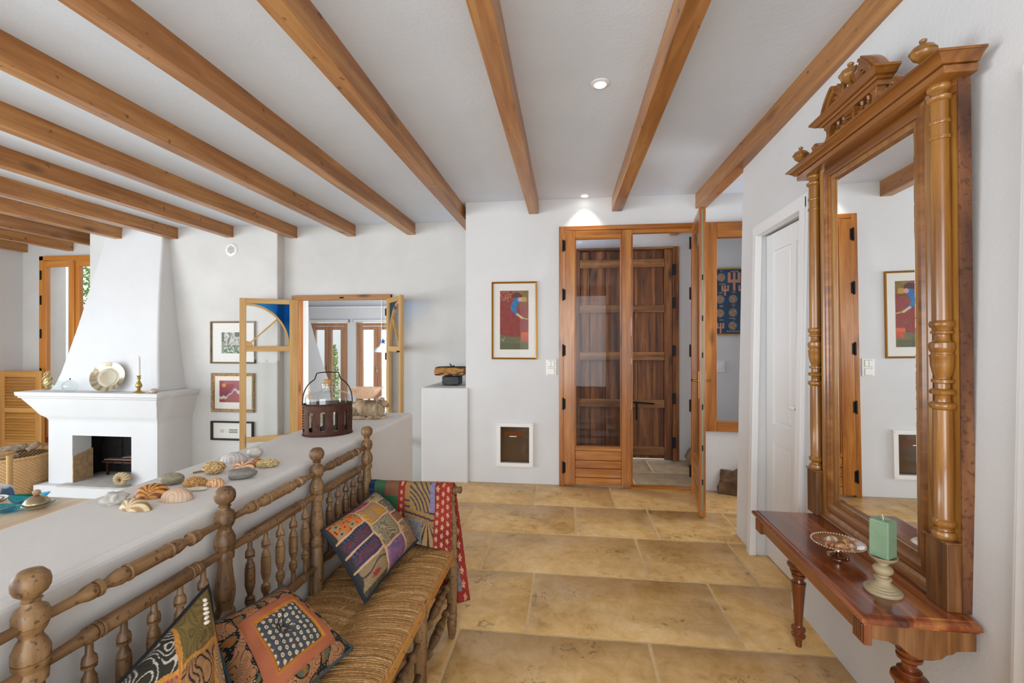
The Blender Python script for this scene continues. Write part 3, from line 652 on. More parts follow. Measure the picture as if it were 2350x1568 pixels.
for y0, y1 in zip(PY, PY[1:]):
    dz = .828
    obj('top_rail', MB().lathe((BXX, y0+.018, dz+.003), (BXX, y1-.018, dz+.003), railA, 16), M_by, bench, smooth=50)
    obj('middle_rail', MB().lathe((BXX, y0+.018, .752), (BXX, y1-.018, .752), railB, 16), M_by, bench, smooth=50)
    obj('lower_rail', MB().lathe((BXX, y0+.018, .50), (BXX, y1-.018, .50), railC, 16), M_by, bench, smooth=50)
    for k in range(5):
        y = y0+(y1-y0)*(.215+.155*k)
        obj('spindle', MB().lathe((BXX, y, .502), (BXX, y, .742), [(1-t, r) for t, r in reversed(spin)], 12), M_bz, bench, smooth=50)
# front legs
FX = -.503
leg = [(0, .012), (.02, .017), (.055, .0205), (.075, .022), (.085, .016), (.09, .0225), (.108, .0235), (.115, .016), (.118, .0215), (.13, .0225), (.14, .021), (.22, .0235), (.30, .024), (.34, .0215), (.348, .018), (.352, .0235), (.385, .0245), (.392, .019)]
legm = leg+[(.398, .02), (.402, .02)]
legend_ = leg+[(.40, .022), (.455, .0225), (.46, .019), (.464, .0225), (.478, .0225), (.482, .019), (.487, .0225), (.497, .0225), (.50, .018), (.515, .021), (.545, .0165), (.575, .012), (.60, .0095), (.605, .014), (.618, .015), (.625, .011), (.645, .0095)]
for y in (.224, .657, 1.09, 1.53): obj('leg', zprof(MB(), FX, y, legm, 20), M_bz, bench, smooth=50)
obj('leg', zprof(MB(), FX+.004, 1.95, legend_, 22), M_bz, bench, smooth=50)
obj('leg', zprof(MB(), FX+.004, -.22, legend_, 18), M_bz, bench, smooth=50)
st = [(0, .008), (.14, .009), (.16, .0155), (.20, .017), (.215, .011), (.25, .0105), (.30, .012), (.345, .0165), (.37, .0165), (.375, .0115), (.38, .018), (.42, .019), (.44, .012), (.46, .0175), (.5, .0185)]
st = st+[(1-t, r) for t, r in reversed(st[:-1])]
for y0, y1 in ((-.22, .224), (.224, .657), (.657, 1.09), (1.09, 1.53), (1.53, 1.95)):
    for z in (.262, .155): obj('stretcher', MB().lathe((FX, y0+.015, z), (FX, y1-.015, z), st, 14), M_by, bench, smooth=50)
for y in (1.09, 1.53, 1.95):
    for z in (.31, .20): obj('side_stretcher', MB().lathe((FX-.01, y, z), (BXX+.01, y, z), [(0, .01), (.1, .012), (.5, .015), (.9, .012), (1, .01)], 12), M_bxx, bench, smooth=50)
for z in (.25, .14): obj('rear_stretcher', MB().lathe((BXX, -.2, z), (BXX, 1.93, z), [(0, .011), (.5, .014), (1, .011)], 12), M_by, bench, smooth=50)
# arms
for y in (1.945, -.215):
    arm = [(0, .013), (.2, .017), (.85, .016), (.868, .012), (.872, .017), (.882, .021), (.895, .0215), (.905, .0185), (.91, .021), (.925, .0215), (.935, .017), (.95, .0125), (.962, .0125), (.975, .016), (.99, .0155), (1, .006)]
    obj('arm_rail', MB().lathe((BXX+.01, y, .652), (-.452, y, .652), arm, 20), M_bxx, bench, smooth=50)
# seat frame under the rush, batten along the front
obj('seat_rail', MB().box((FX-.012, -.2, .362), (FX+.012, 1.925, .392)), M_by, bench, bevel=.006)
obj('seat_rail', MB().box((BXX-.01, -.2, .362), (BXX+.012, 1.925, .392)), M_by, bench, bevel=.006)
obj('front_batten', MB().box((FX+.0125, -.2, .355), (FX+.0215, 1.912, .392)), M_batten, bench, bevel=.003)
mb = MB()
for i in range(30): mb.lathe((FX+.0215, -.18+i*.071, .372), (FX+.0228, -.18+i*.071, .372), [(0, .0022), (1, .0018)], 6)
obj('tack', mb, M_black, bench, kind='stuff')
# rush: cords laid front and back of a central valley, end triangle across
def rushmat():
    m, nt, bs = newmat('woven_rush'); bs.inputs['Roughness'].default_value = .7; bs.inputs['Specular IOR Level'].default_value = .3
    a = N(nt, 'ShaderNodeAttribute'); a.attribute_name = 'Col'
    v, _ = coords(nt, (1, 1, 1), False); t = N(nt, 'ShaderNodeTexNoise', Scale=130.0, Detail=3.0); nt.links.new(v, t.inputs['Vector'])
    mr = N(nt, 'ShaderNodeMapRange'); mr.inputs[1].default_value = .3; mr.inputs[2].default_value = .7; mr.inputs[3].default_value = .62; mr.inputs[4].default_value = 1.2; nt.links.new(t.outputs[0], mr.inputs[0])
    mu = N(nt, 'ShaderNodeVectorMath', operation='SCALE'); nt.links.new(a.outputs[0], mu.inputs[0]); nt.links.new(mr.outputs[0], mu.inputs['Scale'])
    nt.links.new(mu.outputs[0], bs.inputs['Base Color']); bump(nt, bs, t.outputs[0], .5, .002); return m
M_rush = rushmat()
def cords(name, strands, parent, seg=6):
    mb = MB()
    for pts, r, c in strands:
        o = len(mb.v); mb.tube(pts, r, seg)
        for i in range(o, len(mb.v)): mb.c[i] = c
    return obj(name, mb, M_rush, parent, smooth=70, kind='stuff')
rc = [lin(x) for x in ('b28550', 'bc915c', 'a87a48', 'c69e6a', 'ae834e', '9c7242')]
def seatz(s):  # s 0 at edge .. 1 at centre
    return .404+.008*math.sin(min(1, s*3)*PI/2)-.020*max(0, (s-.55)/.45)**1.5
XM = -.70; strands = []
y = -.19; k = 0; YE = 1.925
while y < YE-.004:
    for side in (0, 1):
        xe = FX if side == 0 else BXX; pts = []; ylim = YE-y  # distance from end
        smax = min(1.0, ylim/.20) if True else 1
        yy = y+random.uniform(-.0012, .0012); n = 9
        x0 = xe+(.014 if side == 0 else -.012)
        pts = [(x0, yy, .392), (x0, yy, .400)]
        for i in range(n+1):
            s = smax*i/n; x = xe+(XM-xe)*s
            sk = (-.030*s if side == 0 else .020*s-.01)*min(1, smax*1.0)
            yw = yy+sk+.0035*noise.noise(Vector((x*22, yy*60, side)))
            if yw > YE-.2*s-.002: yw = YE-.2*s-.002
            zz = seatz(s)+.004*noise.noise(Vector((x*16, yy*40, 3+side)))+.0015*noise.noise(Vector((x*5, yy*7, side)))
            pts.append((x, yw, zz))
        c = mixc(random.choice(rc), random.choice(rc), random.random())
        strands.append((pts, random.uniform(.0035, .0048), c))
    y += .0068; k += 1
x = BXX+.01
while x < FX-.006:
    s = (x-BXX)/(XM-BXX) if x < XM else (FX-x)/(FX-XM)
    L = .20*s; xx = x+random.uniform(-.001, .001)
    if L > .012:
        pts = [(xx, YE+.014, .392), (xx, YE+.013, .402)]
        for i in range(7):
            t = i/6; pts.append((xx+.004*noise.noise(Vector((xx*40, t*3, 1)))+(XM-xx)*.06*t, YE-L*t, .408-.016*(t*s)**1.5+.003*noise.noise(Vector((xx*30, t*2, 8)))))
        strands.append((pts, .0040, mixc(random.choice(rc), lin('8c7448'), .3)))
    x += .0062
cords('rush_weave', strands, bench)
fr = []
for i in range(60):
    x = random.uniform(-.88, -.62); y = random.uniform(1.2, 1.75); a = random.uniform(0, 6.28); l = random.uniform(.015, .05)
    p0 = Vector((x, y, .409)); fr.append(([p0, p0+Vector((math.cos(a)*l*.5, math.sin(a)*l*.5, random.uniform(.002, .010))), p0+Vector((math.cos(a+.5)*l, math.sin(a+.5)*l, random.uniform(0, .006)))], .0007, lin('d8b880')))
cords('frayed_straw', fr, bench, 4)
# ================================================================ textiles
M_cloth = painted('embroidered_cloth', .85, .35, 260)
def nz(x, y, s=1.0, z=0.0): return noise.noise(Vector((x*s, y*s, z)))
def fl(a, b, z, amp=.05): return a+amp*nz(a, b, 7, z), b+amp*nz(a, b, 7, z+5)
def cushion(name, P00, P10, P01, P11, T, colf, back, pipc, lab, n=90, relief=None, corner=.06, pipr=.006):
    P00, P10, P01, P11 = map(Vector, (P00, P10, P01, P11))
    nrm = ((P10-P00)+(P11-P01)).cross((P01-P00)+(P11-P10)).normalized()
    if nrm.dot(Vector((0, 0, 1.3))-P00) < 0: nrm = -nrm
    cen = (P00+P10+P01+P11)/4
    e = empty(name, (cen.x, cen.y, min(P.z for P in (P00, P10, P01, P11))), lab, 'cushion')
    def base(a, b):
        p = P00*(1-a)*(1-b)+P10*a*(1-b)+P01*(1-a)*b+P11*a*b
        # sides drawn in between the corners
        ca = 4*a*(1-a); cb = 4*b*(1-b); return p+(cen-p)*corner*(ca*(abs(b-.5)*2)**3+cb*(abs(a-.5)*2)**3)
    def prof(a, b):
        q = max(0, 1-(abs(2*a-1))**2.6)*max(0, 1-(abs(2*b-1))**2.6); return q**.55
    def front(a, b):
        h = T*prof(a, b)
        if relief: h += relief(a, b)*min(1, prof(a, b)*2)
        h += .006*nz(a, b, 4, 2)*prof(a, b)
        return base(a, b)+nrm*h
    obj('front_cover', MB().grid(n, n, front, col=colf), M_cloth, e, smooth=80)
    obj('back_cover', MB().grid(24, 24, lambda a, b: base(a, b)-nrm*T*.55*prof(a, b)), flat(name+'_back', back, .9), e, smooth=80)
    loop = []
    m = 22
    for k in range(4*m):
        t = (k % m)/m; q = k//m
        a, b = ((t, 0), (1, t), (1-t, 1), (0, 1-t))[q]; loop.append(base(a, b))
    obj('piping', MB().tube(loop, pipr, 8, closed=True), flat(name+'_piping', pipc, .8), e, smooth=70)
    return e, front, nrm
L = lin
def swirl(a, b, s, z): return abs(math.sin(22*nz(a, b, s, z)+9*nz(a, b, s*2, z+3)))
def bound(a, cuts):
    i = 0
    for c in cuts:
        if a > c: i += 1
    d = min([abs(a-c) for c in cuts]) if cuts else 1
    return i, d
def colA(a, b):
    aa, bb = fl(a, b, 1, .022)
    i, di = bound(aa, (.34, .68)); cuts = ((.26, .47, .69), (.10, .37, .72), (.16, .42, .60))[i]
    j, dj = bound(bb, cuts)
    if min(di, dj) < .0135: return mixc(L('d8b08a'), L('c49470'), nz(a, b, 60))
    if aa < .02 or bb > .985: return L('222833')
    sw = swirl(a, b, 5, i*4+j)
    if (i, j) == (0, 0):
        for cx, cy in ((.08, .08), (.2, .19), (.2, .04), (.07, .2), (.31, .12)):
            d = math.hypot(a-cx, b-cy)
            if d < .012: return L('1c1816')
            if d < .042: return mixc(L('8c7a58'), L('b3a077'), (math.sin(14*math.atan2(b-cy, a-cx))+1)/2)
        if nz(a, b, 34, 1) > .42: return L('3a1d16')
        return mixc(L('cf6a1d'), L('e07a26'), nz(a, b, 20)+.5)
    if i == 0 and j in (1, 2):
        t = (bb-(.26 if j == 1 else .47))/.21
        if t < .3: return mixc(L('1f2234'), L('3a4468'), (math.sin(a*190) > .3)*1.0)
        if .38 < t < .8:
            return L('7a2430') if sw > .86 else (L('2a6a62') if sw < .12 else L('3a2440'))
        return mixc(L('241c38'), L('4a3a86'), (math.sin(b*260) > .2)*.9)
    if i == 0:
        if math.hypot((a-.16)*1.0, (b-.86)*1.6) < .05+.012*math.sin(9*math.atan2(b-.86, a-.16)): return L('9c1a22')
        if abs(b-.78-.03*math.sin(a*20)) < .010: return L('3a302a')
        return mixc(L('a08c68'), L('8c7452'), sw) if b < .93 else mixc(L('55533a'), L('2e2e22'), sw)
    if (i, j) == (1, 0): return mixc(L('b01c58'), L('7c6a52'), (math.sin(a*60+b*30) > .3)*.9)
    if (i, j) == (1, 1):
        for cx, cy in ((.46, .30), (.58, .18), (.44, .16)):
            d = math.hypot(a-cx, (b-cy)*.9)
            if d < .07: return mixc(L('b9a078'), L('9c6a1c'), (math.sin(d*430) > 0)*1.0)
        return mixc(L('a96e14'), L('d0962c'), sw)
    if (i, j) == (1, 2): return mixc(L('6e6c54'), L('a39a7a'), (sw > .7)*1.0) if b < .5 else (L('c0a27a') if sw > .88 else mixc(L('5c5a44'), L('7c7860'), sw))
    if (i, j) == (1, 3): return mixc(L('a4607a'), L('59506a'), (nz(a, b, 12)+.4)) if sw < .85 else L('4a4a90')
    if (i, j) == (2, 0): return mixc(L('9c8c64'), L('5c4c3c'), (nz(a, b, 14) > .12)*1.0) if sw < .85 else L('c2ae86')
    if (i, j) == (2, 1): return mixc(L('4a4c3c'), L('6c6a5c'), sw) if nz(a, b, 16, 4) < .35 else L('b39c90')
    if (i, j) == (2, 2): return L('8c1c2a') if (sw > .75 or bb < .46) else mixc(L('7c6a3c'), L('94824c'), sw)
    return mixc(L('b08c60'), L('7c6448'), (sw > .6)*1.0)
def reliefA(a, b):
    aa, bb = fl(a, b, 1, .022); i, di = bound(aa, (.34, .68)); j, dj = bound(bb, ((.26, .47, .69), (.10, .37, .72), (.16, .42, .60))[i])
    return (.0035 if min(di, dj) < .0135 else 0)+.0012*swirl(a, b, 5, i*4+j)-.006*math.exp(-((min(di, dj))/.03)**2)
cushion('patchwork_cushion', (-.848, 1.50, .64), (-.80, 1.835, .668), (-.66, 1.435, .44), (-.615, 1.83, .475), .080, lambda a, b: mixc(colA(a, b), L('5c4a3a'), .22), '20232c', '1e2430',
        'patchwork cushion of orange, purple and grey-green squares in the far corner of the settee', 190, reliefA)
def colB(a, b):
    d = min(a, b, 1-a, 1-b)+.006*nz(a, b, 6)
    if d > .27:
        u = a*17; v = b*17; ru = u-math.floor(u)-.5; v2 = v+(.5 if int(math.floor(u)) % 2 else 0); rv = v2-math.floor(v2)-.5
        q = math.hypot(ru*1.25, rv)+.1*nz(u, v, 3)
        return L('3a3a3c') if q < .09 else (L('cdc2a6') if q < .33 else L('44454a'))
    if d > .24: return L('c07822')
    if d > .15: return mixc(L('b56a48'), L('a45a3a'), nz(a, b, 5)+.4)
    s = nz(a, b, 8, 4)
    if s > .02:
        t = abs(math.sin(30*nz(a, b, 5, 9)+a*20)); return L('1c1814') if t < .22 else mixc(L('a8764c'), L('b4805c'), nz(a, b, 20)+.5)
    if s < -.18: return mixc(L('5a6048'), L('97602c'), (nz(a, b, 9, 2) > 0)*1.0)
    return L('c8bfa8') if (math.sin(a*210) > .8 and math.sin(b*210) > .8) else L('171513')
def reliefB(a, b):
    d = min(a, b, 1-a, 1-b); r = math.hypot(a-.5, b-.42)
    return -.022*math.exp(-(r/.07)**2)-.004*math.exp(-((d-.15)/.012)**2)-.004*math.exp(-((d-.27)/.012)**2)+.003*math.sin(8*math.atan2(b-.42, a-.5))*math.exp(-(r/.16)**2)
cushion('paisley_cushion', (-.840, .980, .628), (-.815, 1.232, .590), (-.655, .865, .46), (-.598, 1.215, .438), .062, colB, '23282c', '3a4a52',
        'cushion with dark paisley border, terracotta band and grey spotted centre on the settee', 190, reliefB)
def colC(a, b):
    aa, bb = fl(a, b, 11, .06); u = aa+bb*.35; v = bb-aa*.25
    i, di = bound(u, (.34, .72, 1.05)); j, dj = bound(v, (.12, .42, .70))
    if min(di, dj) < .017: return mixc(L('c4863a'), L('b0752c'), nz(a, b, 40)+.3)
    sw = swirl(a, b, 4.5, i*3+j); k = (i*5+j*3+1) % 6
    if k == 0: return L('c0b8b0') if sw > .93 else mixc(L('1c2018'), L('35301c'), nz(a, b, 6)+.5)
    if k == 1: return mixc(L('a98050'), L('7c5428'), (sw > .5)*1.0) if sw < .9 else L('b8a890')
    if k == 2: return L('241a14') if sw > .88 else mixc(L('a5784c'), L('946a44'), sw)
    if k == 3: return L('a01c4c') if math.hypot(a-.62, b-.52) < .12 or sw > .9 else L('a07048')
    if k == 4: return L('1f3a2a') if sw > .6 else (L('8c1c30') if sw < .15 else L('1c1614'))
    return mixc(L('5a4a20'), L('7a6636'), sw)
eC, frC, nC = cushion('embroidered_cushion', (-.825, .60, .63), (-.822, .960, .735), (-.66, .50, .43), (-.635, .82, .51), .075, colC, '151618', '111214',
        'dark embroidered cushion with gold braid and cowrie shells, nearest the camera', 180, lambda a, b: .0015*swirl(a, b, 4.5, 2))
for i in range(6):
    p = frC(.93-.01*i, .06+.028*i)+nC*.003
    o = blob('cowrie', p, (.0065, .0045, .004), random.random()*3, i, .1, mat=flat('cowrie_white', 'd8cbbb', .4) if i == 0 else bpy.data.materials['cowrie_white'], nu=10, nv=7, parent=eC)
# throw over the arm
def colT(s, t):
    # s across (0 at back post .. 1 front), t: 0 inner hem .. ~.42 over the arm .. 1 outer hem
    if t < .47:
        q = 1-t/.47   # 0 top..1 inner hem
        if s < .07: return mixc(L('11335e'), L('0c1a30'), (math.sin(q*60) > 0)*1.0) if q < .45 else mixc(L('8a6a3c'), L('1c1c20'), (math.sin(q*40+s*90) > .2)*1.0)
        if s < .36:
            if q < .28: return mixc(L('3c6a48'), L('2e5a3a'), (math.sin(s*300) > 0)*1.0) if s < .20 else mixc(L('8a4a3c'), L('6c5a34'), (math.sin(s*80) > 0)*1.0)
            if s < .19 and q < .37: return L('14368c')
            return L('2f6440') if q < .60 else L('14285c')
        if s < .445: w = 'r'
        elif s < .80:
            if q < .06: return L('a8783c')
            dx = s-.66
            if q < .5 and s > .74: return mixc(L('6a6c94'), L('8a80a0'), (nz(s, q, 90) > 0)*1.0)
            if q > .62 and s < .66: return mixc(L('5a607c'), L('98907c'), (nz(s*1.4, q, 85) > .0)*1.0)
            r1 = math.hypot(s-.44, (q-.62)*.75)
            if q < .5 and s > .5:
                r = math.hypot(s-.34, (q-.6)*.62); return L('2c2c44') if math.sin(r*150) > .45 and r > .24 else mixc(L('a08250'), L('8c7040'), nz(s, q, 60)+.5)
            if q < .62:
                r = q-.12*math.sin((s-.44)*5)-.32*(s-.44); return L('2e2c44') if (math.sin(q*64-s*16) > .55 and q > .3) else mixc(L('a67c42'), L('8c6a3c'), nz(s, q, 60)+.5)
            return L('2c2420') if (math.sin(math.atan2(q-.6, s-.72)*26) > .6) else mixc(L('9c7a4a'), L('a8825c'), nz(s, q, 40)+.5)
        else: w = 'r'
    else:
        q = (t-.47)/.53
        if s > .93: w = 'r'
        elif s > .80: return L('b06048') if q < .45 else ((L('b8b04a') if q < .52 else (L('1c3c9c') if q < .62 else (L('8c2420') if q < .68 else mixc(L('5a5c78'), L('8c8478'), (nz(s, q, 80) > 0)*1.0)))) if q < .9 else L('8c2420'))
        else: w = 'r'
    u = s*26; v = t*26; iu = math.floor(u/1.6); cu = (iu+.5)*1.6; jv = math.floor(v/1.5+(iu % 2)*.5); cv = (jv+.5-(iu % 2)*.5)*1.5
    r = math.hypot(u-cu, v-cv); an = math.atan2(v-cv, u-cu)
    if r < .38+.14*math.sin(5*an+iu): return L('d3a37c') if r > .12 else L('a8483a')
    return mixc(L('962c22'), L('7c1e1a'), nz(s, t, 6)+.4)
Ya, Za = 1.945, .655
def throwpos(s, t, off=0):
    X = -.865+.375*s+.004*nz(s, t, 5)
    ri = .024+off
    x = X
    if t < .40:
        k = (.40-t)/.40; drop = (.175+.075*s)*k
        y = Ya-ri-.012*k-.035*k*k*(1.0-.5*s)+.009*nz(s*2.2, t*2, 2.2, 4)*k; z = Za-drop
        z0 = .425
    elif t < .50:
        a = PI*(t-.40)/.10; y = Ya-ri*math.cos(a); z = Za+ri*math.sin(a)+.002*nz(s, 0, 9)
    else:
        k = (t-.50)/.50; y = Ya+ri+.050*k**.6+.016*math.sin(s*19+k)*k+.006*nz(s*3, t*2, 3); z = Za-.53*k; x = X+.055*k*s
    return (x, y, z)
th = obj('throw', MB().grid(200, 150, throwpos, col=colT), M_cloth, None, smooth=80, solid=.006, origin=(-.68, 1.945, .1))
tag(th, 'multicoloured patchwork throw with red floral bands draped over the arm of the settee', 'throw')
# ================================================================ shells and stones on the low wall
M_shell = painted('shell_surface', .55, .3, 300)
def ribs(n, c1, c2, off=(0, -1.0), sharp=.0, spots=0):
    A_, B_ = L(c1), L(c2)
    def f(d, p):
        a = math.atan2(d.x-off[0], d.y-off[1]); t = (math.sin(a*n)+1)/2
        return mixc(A_, B_, min(1, max(0, (t-.5)*2+.5)))
    return f
def ribf(n, amp, off=(0, -1.0)):
    def f(d, th, ph):
        a = math.atan2(d.x-off[0], d.y-off[1]); return 1+amp*math.sin(a*n)
    return f
def plain(c1, c2, s=3, z=0):
    A_, B_ = L(c1), L(c2)
    return lambda d, p: mixc(A_, B_, noise.noise(d*s+Vector((z, 0, 0)))*1.2+.5)
def bands(c1, c2, n=14, wob=1.5):
    A_, B_ = L(c1), L(c2)
    return lambda d, p: mixc(A_, B_, (math.sin(d.length_squared*0+math.hypot(d.x, d.y+.9)*n+wob*noise.noise(d*2))+1)/2)
def pit(n, amp): return lambda d, th, ph: 1-amp*max(0, noise.noise(d*n))**.7
Z0 = .87
def sh(name, lab, cat, x, y, w, h, dp, rz, **k):
    hi = k.pop('hi', False); h *= .84; w *= 1.05; rr = (w/2, dp/2, h if not k.get('stone') else h/2); st = k.pop('stone', None)
    n = 40 if hi else 26
    if hi: k['nu'] = 72; k['nv'] = 30
    o = blob(name, (x, y, Z0+(h*.48 if st else .001)), rr, rz, mat=M_shell, flatb=0.0 if st is None else -h*.48, **k)
    return tag(o, lab, cat)
sh('stone', 'small angular white-grey rock, nearest the camera of the finds on the low wall', 'stone', -1.180, 1.065, .050, .040, .032, .9, stone=1, seed=1, amp=.5, fr=1.6, colfn=plain('c9c6bd', 'a5a39c'), smooth=25)
sh('fan_shell', 'elongated cream fan shell with brown streaks, beside the angular white rock', 'shell', -1.098, 1.045, .094, .030, .040, -.15, hi=1, seed=2, amp=.08, fn=ribf(26, .02), colfn=ribs(12, 'd8c7a0', '9a7a50'))
sh('cockle_shell', 'ribbed orange and brown striped cockle shell, largest of the striped shells', 'shell', -1.140, 1.135, .082, .040, .056, .35, hi=1, seed=3, amp=.05, fn=ribf(34, .028), colfn=ribs(17, 'd99b4c', '7a3c18'))
sh('clam_shell', 'smooth pinkish-beige clam shell right of the striped cockle', 'shell', -1.050, 1.118, .078, .038, .052, .2, hi=1, seed=4, amp=.06, colfn=bands('b9987c', 'cdb59c', 26))
sh('pebble', 'speckled grey-brown stone standing on edge behind the striped cockle', 'stone', -1.175, 1.235, .060, .044, .038, .5, stone=1, seed=5, amp=.16, colfn=plain('9a9078', '75705f', 7))
sh('fossil_shell', 'small brown pitted fossil shell in the middle of the row', 'shell', -1.098, 1.236, .068, .032, .038, .35, hi=1, seed=6, amp=.1, fn=pit(9, .22), colfn=plain('c99c58', '8a5a28', 9))
sh('pebble', 'small flat oval white pebble near the edge of the low wall', 'stone', -1.055, 1.195, .048, .014, .024, .3, stone=1, seed=7, amp=.05, colfn=plain('e0d9c6', 'd0c6ae'))
sh('clam_shell', 'cream and orange clam shell behind the oval white pebble', 'shell', -1.042, 1.245, .054, .026, .040, -.1, hi=1, seed=8, amp=.06, fn=ribf(22, .01), colfn=bands('e0c9a0', 'b86a34', 20, 3))
sh('coral_lump', 'rounded knobbly cream coral lump with deep holes', 'coral', -1.135, 1.352, .064, .050, .048, .4, hi=1, stone=1, seed=9, amp=.15, fn=pit(5.5, .45), colfn=plain('d8bc84', '9c7440', 8))
sh('clam_shell', 'large smooth grey-white clam shell at the back edge of the low wall', 'shell', -1.185, 1.502, .086, .038, .05, .25, hi=1, seed=10, amp=.05, colfn=bands('c8c6c4', 'a8a09a', 22))
sh('cone_shell', 'long dark grey stone with a pale necked tip, largest stone on the low wall', 'stone', -1.015, 1.312, .094, .040, .046, .45, hi=1, stone=1, seed=11, amp=.06, fn=lambda d, th, ph: 1-.45*max(0, min(1, (-d.x-.55)*3)), colfn=lambda d, p: mixc(L('76746e'), L('c0b49a'), 1 if d.x < -.8 else noise.noise(d*4)*.5))
sh('stone', 'white-grey rounded stone standing at the far back of the finds', 'stone', -1.150, 1.565, .052, .046, .034, .3, stone=1, seed=12, amp=.15, colfn=plain('cbc8c0', 'a8a59a', 4))
sh('scallop_shell', 'orange and white striped scallop shell behind the grey stone', 'shell', -1.085, 1.425, .066, .026, .048, .3, hi=1, seed=13, amp=.04, fn=ribf(22, .03), colfn=ribs(11, 'e6cfae', 'b5622c'))
sh('scallop_shell', 'small deep orange ribbed shell, half hidden behind the striped scallop', 'shell', -1.090, 1.495, .034, .020, .028, .0, hi=1, seed=14, amp=.04, fn=ribf(20, .03), colfn=ribs(10, 'd08a44', '8c4c20'))
sh('coral_lump', 'cream pitted coral piece, rightmost of the finds on the low wall', 'coral', -1.015, 1.445, .070, .034, .042, .35, hi=1, stone=1, seed=15, amp=.1, fn=pit(8, .4), colfn=plain('dccb9a', 'a88c54', 9))
sh('clam_shell', 'tiny pale pink shell touching the striped scallop', 'shell', -1.135, 1.452, .028, .014, .022, .2, seed=16, amp=.04, colfn=bands('d8b298', 'c09070', 18))
tw = obj('twig', MB().tube([(-1.205, 1.345, .873), (-1.19, 1.36, .874), (-1.168, 1.362, .875)], [.0025, .003, .0025], 7), flat('twig_brown', '8a6234', .8), None, smooth=60, origin=(-1.19, 1.355, .87)); tag(tw, 'short brown twig beside the holed coral lump', 'twig')
# ================================================================ bottle in iron caddy
cx, cy = -1.105, 2.005; jr = .103; jq = .075
Rj = Matrix.Translation((cx, cy, .87)) @ Matrix.Rotation(math.radians(33), 4, 'Z')
e = empty('glass_demijohn', (cx, cy, .87), 'corked clear glass bottle in a slotted rusty iron caddy with a wire handle', 'bottle', rot=(0, 0, math.radians(33)))
def oval(prof, n=48): return [[(jr*r*math.cos(2*PI*k/n), jq*r*math.sin(2*PI*k/n), z) for k in range(n)] for z, r in prof]
def fixl(o, e):
    o.parent = e; return o
bp = [(.004, .86), (.02, .93), (.10, .94), (.165, .945), (.178, .92), (.190, .80), (.197, .60), (.201, .36)]
rings = oval(bp)
n = 48
for z, r in ((.205, .030), (.214, .026), (.226, .026), (.228, .030), (.234, .030), (.236, .026)): rings.append([(r*math.cos(2*PI*k/n), r*math.sin(2*PI*k/n), z) for k in range(n)])
fixl(obj('bottle', MB().loft(rings), M_clear, smooth=50), e)
fixl(obj('cork', MB().lathe((0, 0, .222), (0, 0, .252), [(0, .016), (.4, .018), (1, .021)], 18), M_cork, smooth=40), e)
nsl = 12
def cad(u, v):
    a = 2*PI*u; return (jr*1.03*math.cos(a), jq*1.06*math.sin(a), .002+.142*v)
def skip(u, v):
    k = u*nsl+.0; f = (k-math.floor(k)-.5)*(2*PI*.09/nsl); z = .002+.142*v; hw = .0098
    if abs(f) > hw: return False
    z0, z1 = .022, .112
    if z0+hw <= z <= z1-hw: return True
    zc_ = z0+hw if z < z0+hw else z1-hw
    return math.hypot(f, z-zc_) < hw
fixl(obj('caddy', MB().grid(432, 112, cad, skip=skip), M_rustiron, smooth=50, solid=.003, weld=True), e)
ov = [(jr*1.045*math.cos(2*PI*k/60), jq*1.08*math.sin(2*PI*k/60), .141) for k in range(60)]
fixl(obj('rim_band', MB().tube(ov, .0035, 8, closed=True), M_rustiron, smooth=60), e)
ov = [(p[0], p[1], .004) for p in ov]; fixl(obj('rim_band', MB().tube(ov, .0035, 8, closed=True), M_rustiron, smooth=60), e)
mb = MB()
for i in range(11): mb.lathe((-jr*1.03*math.cos(.28), -jq*1.06*math.sin(.28), .01+i*.012), (-jr*1.09*math.cos(.28), -jq*1.14*math.sin(.28), .01+i*.012), [(0, .0035), (1, .002)], 8)
fixl(obj('rivet', mb, M_rustiron), e)
hp = []
for t in range(0, 41):
    a = PI*t/40; x = -jr*1.05*math.cos(a); z = .135+.135*math.sin(a)**.75
    if abs(x) < .052: z = .285+.003*math.cos(x*40)
    hp.append((x*(1 if abs(x) > .052 else .95), 0, min(z, .287)))
fixl(obj('wire_handle', MB().tube(hp, .0024, 8), M_black, smooth=70), e)
# ================================================================ carved ram
M_carv = wood('carved_pale_wood', '6e5a44', 'a58f72', 'c6b296', 'Z', 3.0, .8, bmp=.5, contrast=.12, stretch=5)
e = empty('carved_ram', (-1.105, 2.44, .87), 'carved pale wood or stone reclining ram at the far end of the low wall', 'carving', rot=(0, 0, math.radians(12)))
def wool(d, th, ph): return 1+.06*abs(math.sin(d.x*11+d.z*3+3*noise.noise(d*3)))*1.0+.05*noise.noise(d*9)
Rm = Matrix.Identity(4)
def cblob(nm, c, r, rz=0, tilt=(0, 0), fn=None, amp=.08, seed=0, hi=1):
    o = blob(nm, c, r, rz, seed, amp, 2.5, M_carv, 48 if hi else 18, 28 if hi else 12, flatb=None, fn=fn, tilt=tilt, parent=None); o.location = (0, 0, 0)
    for v in o.data.vertices: pass
    return o
def carve(nm, c, r, **k):
    o = blob(nm, (0, 0, 0), r, k.pop('rz', 0), k.pop('seed', 0), k.pop('amp', .08), 2.5, M_carv, 44, 26, fn=k.pop('fn', None), tilt=k.pop('tilt', (0, 0)))
    o.parent = e; o.location = Vector(c)+Vector((0, 0, o.location.z)); return o
carve('body', (-.012, 0, .050), (.098, .052, .050), fn=wool)
carve('haunch', (-.068, -.02, .036), (.040, .036, .038), fn=wool, seed=3)
carve('shoulder', (.050, -.018, .045), (.038, .036, .044), fn=wool, seed=4)
carve('head', (.082, -.012, .086), (.034, .019, .020), tilt=(0, .45), seed=5)
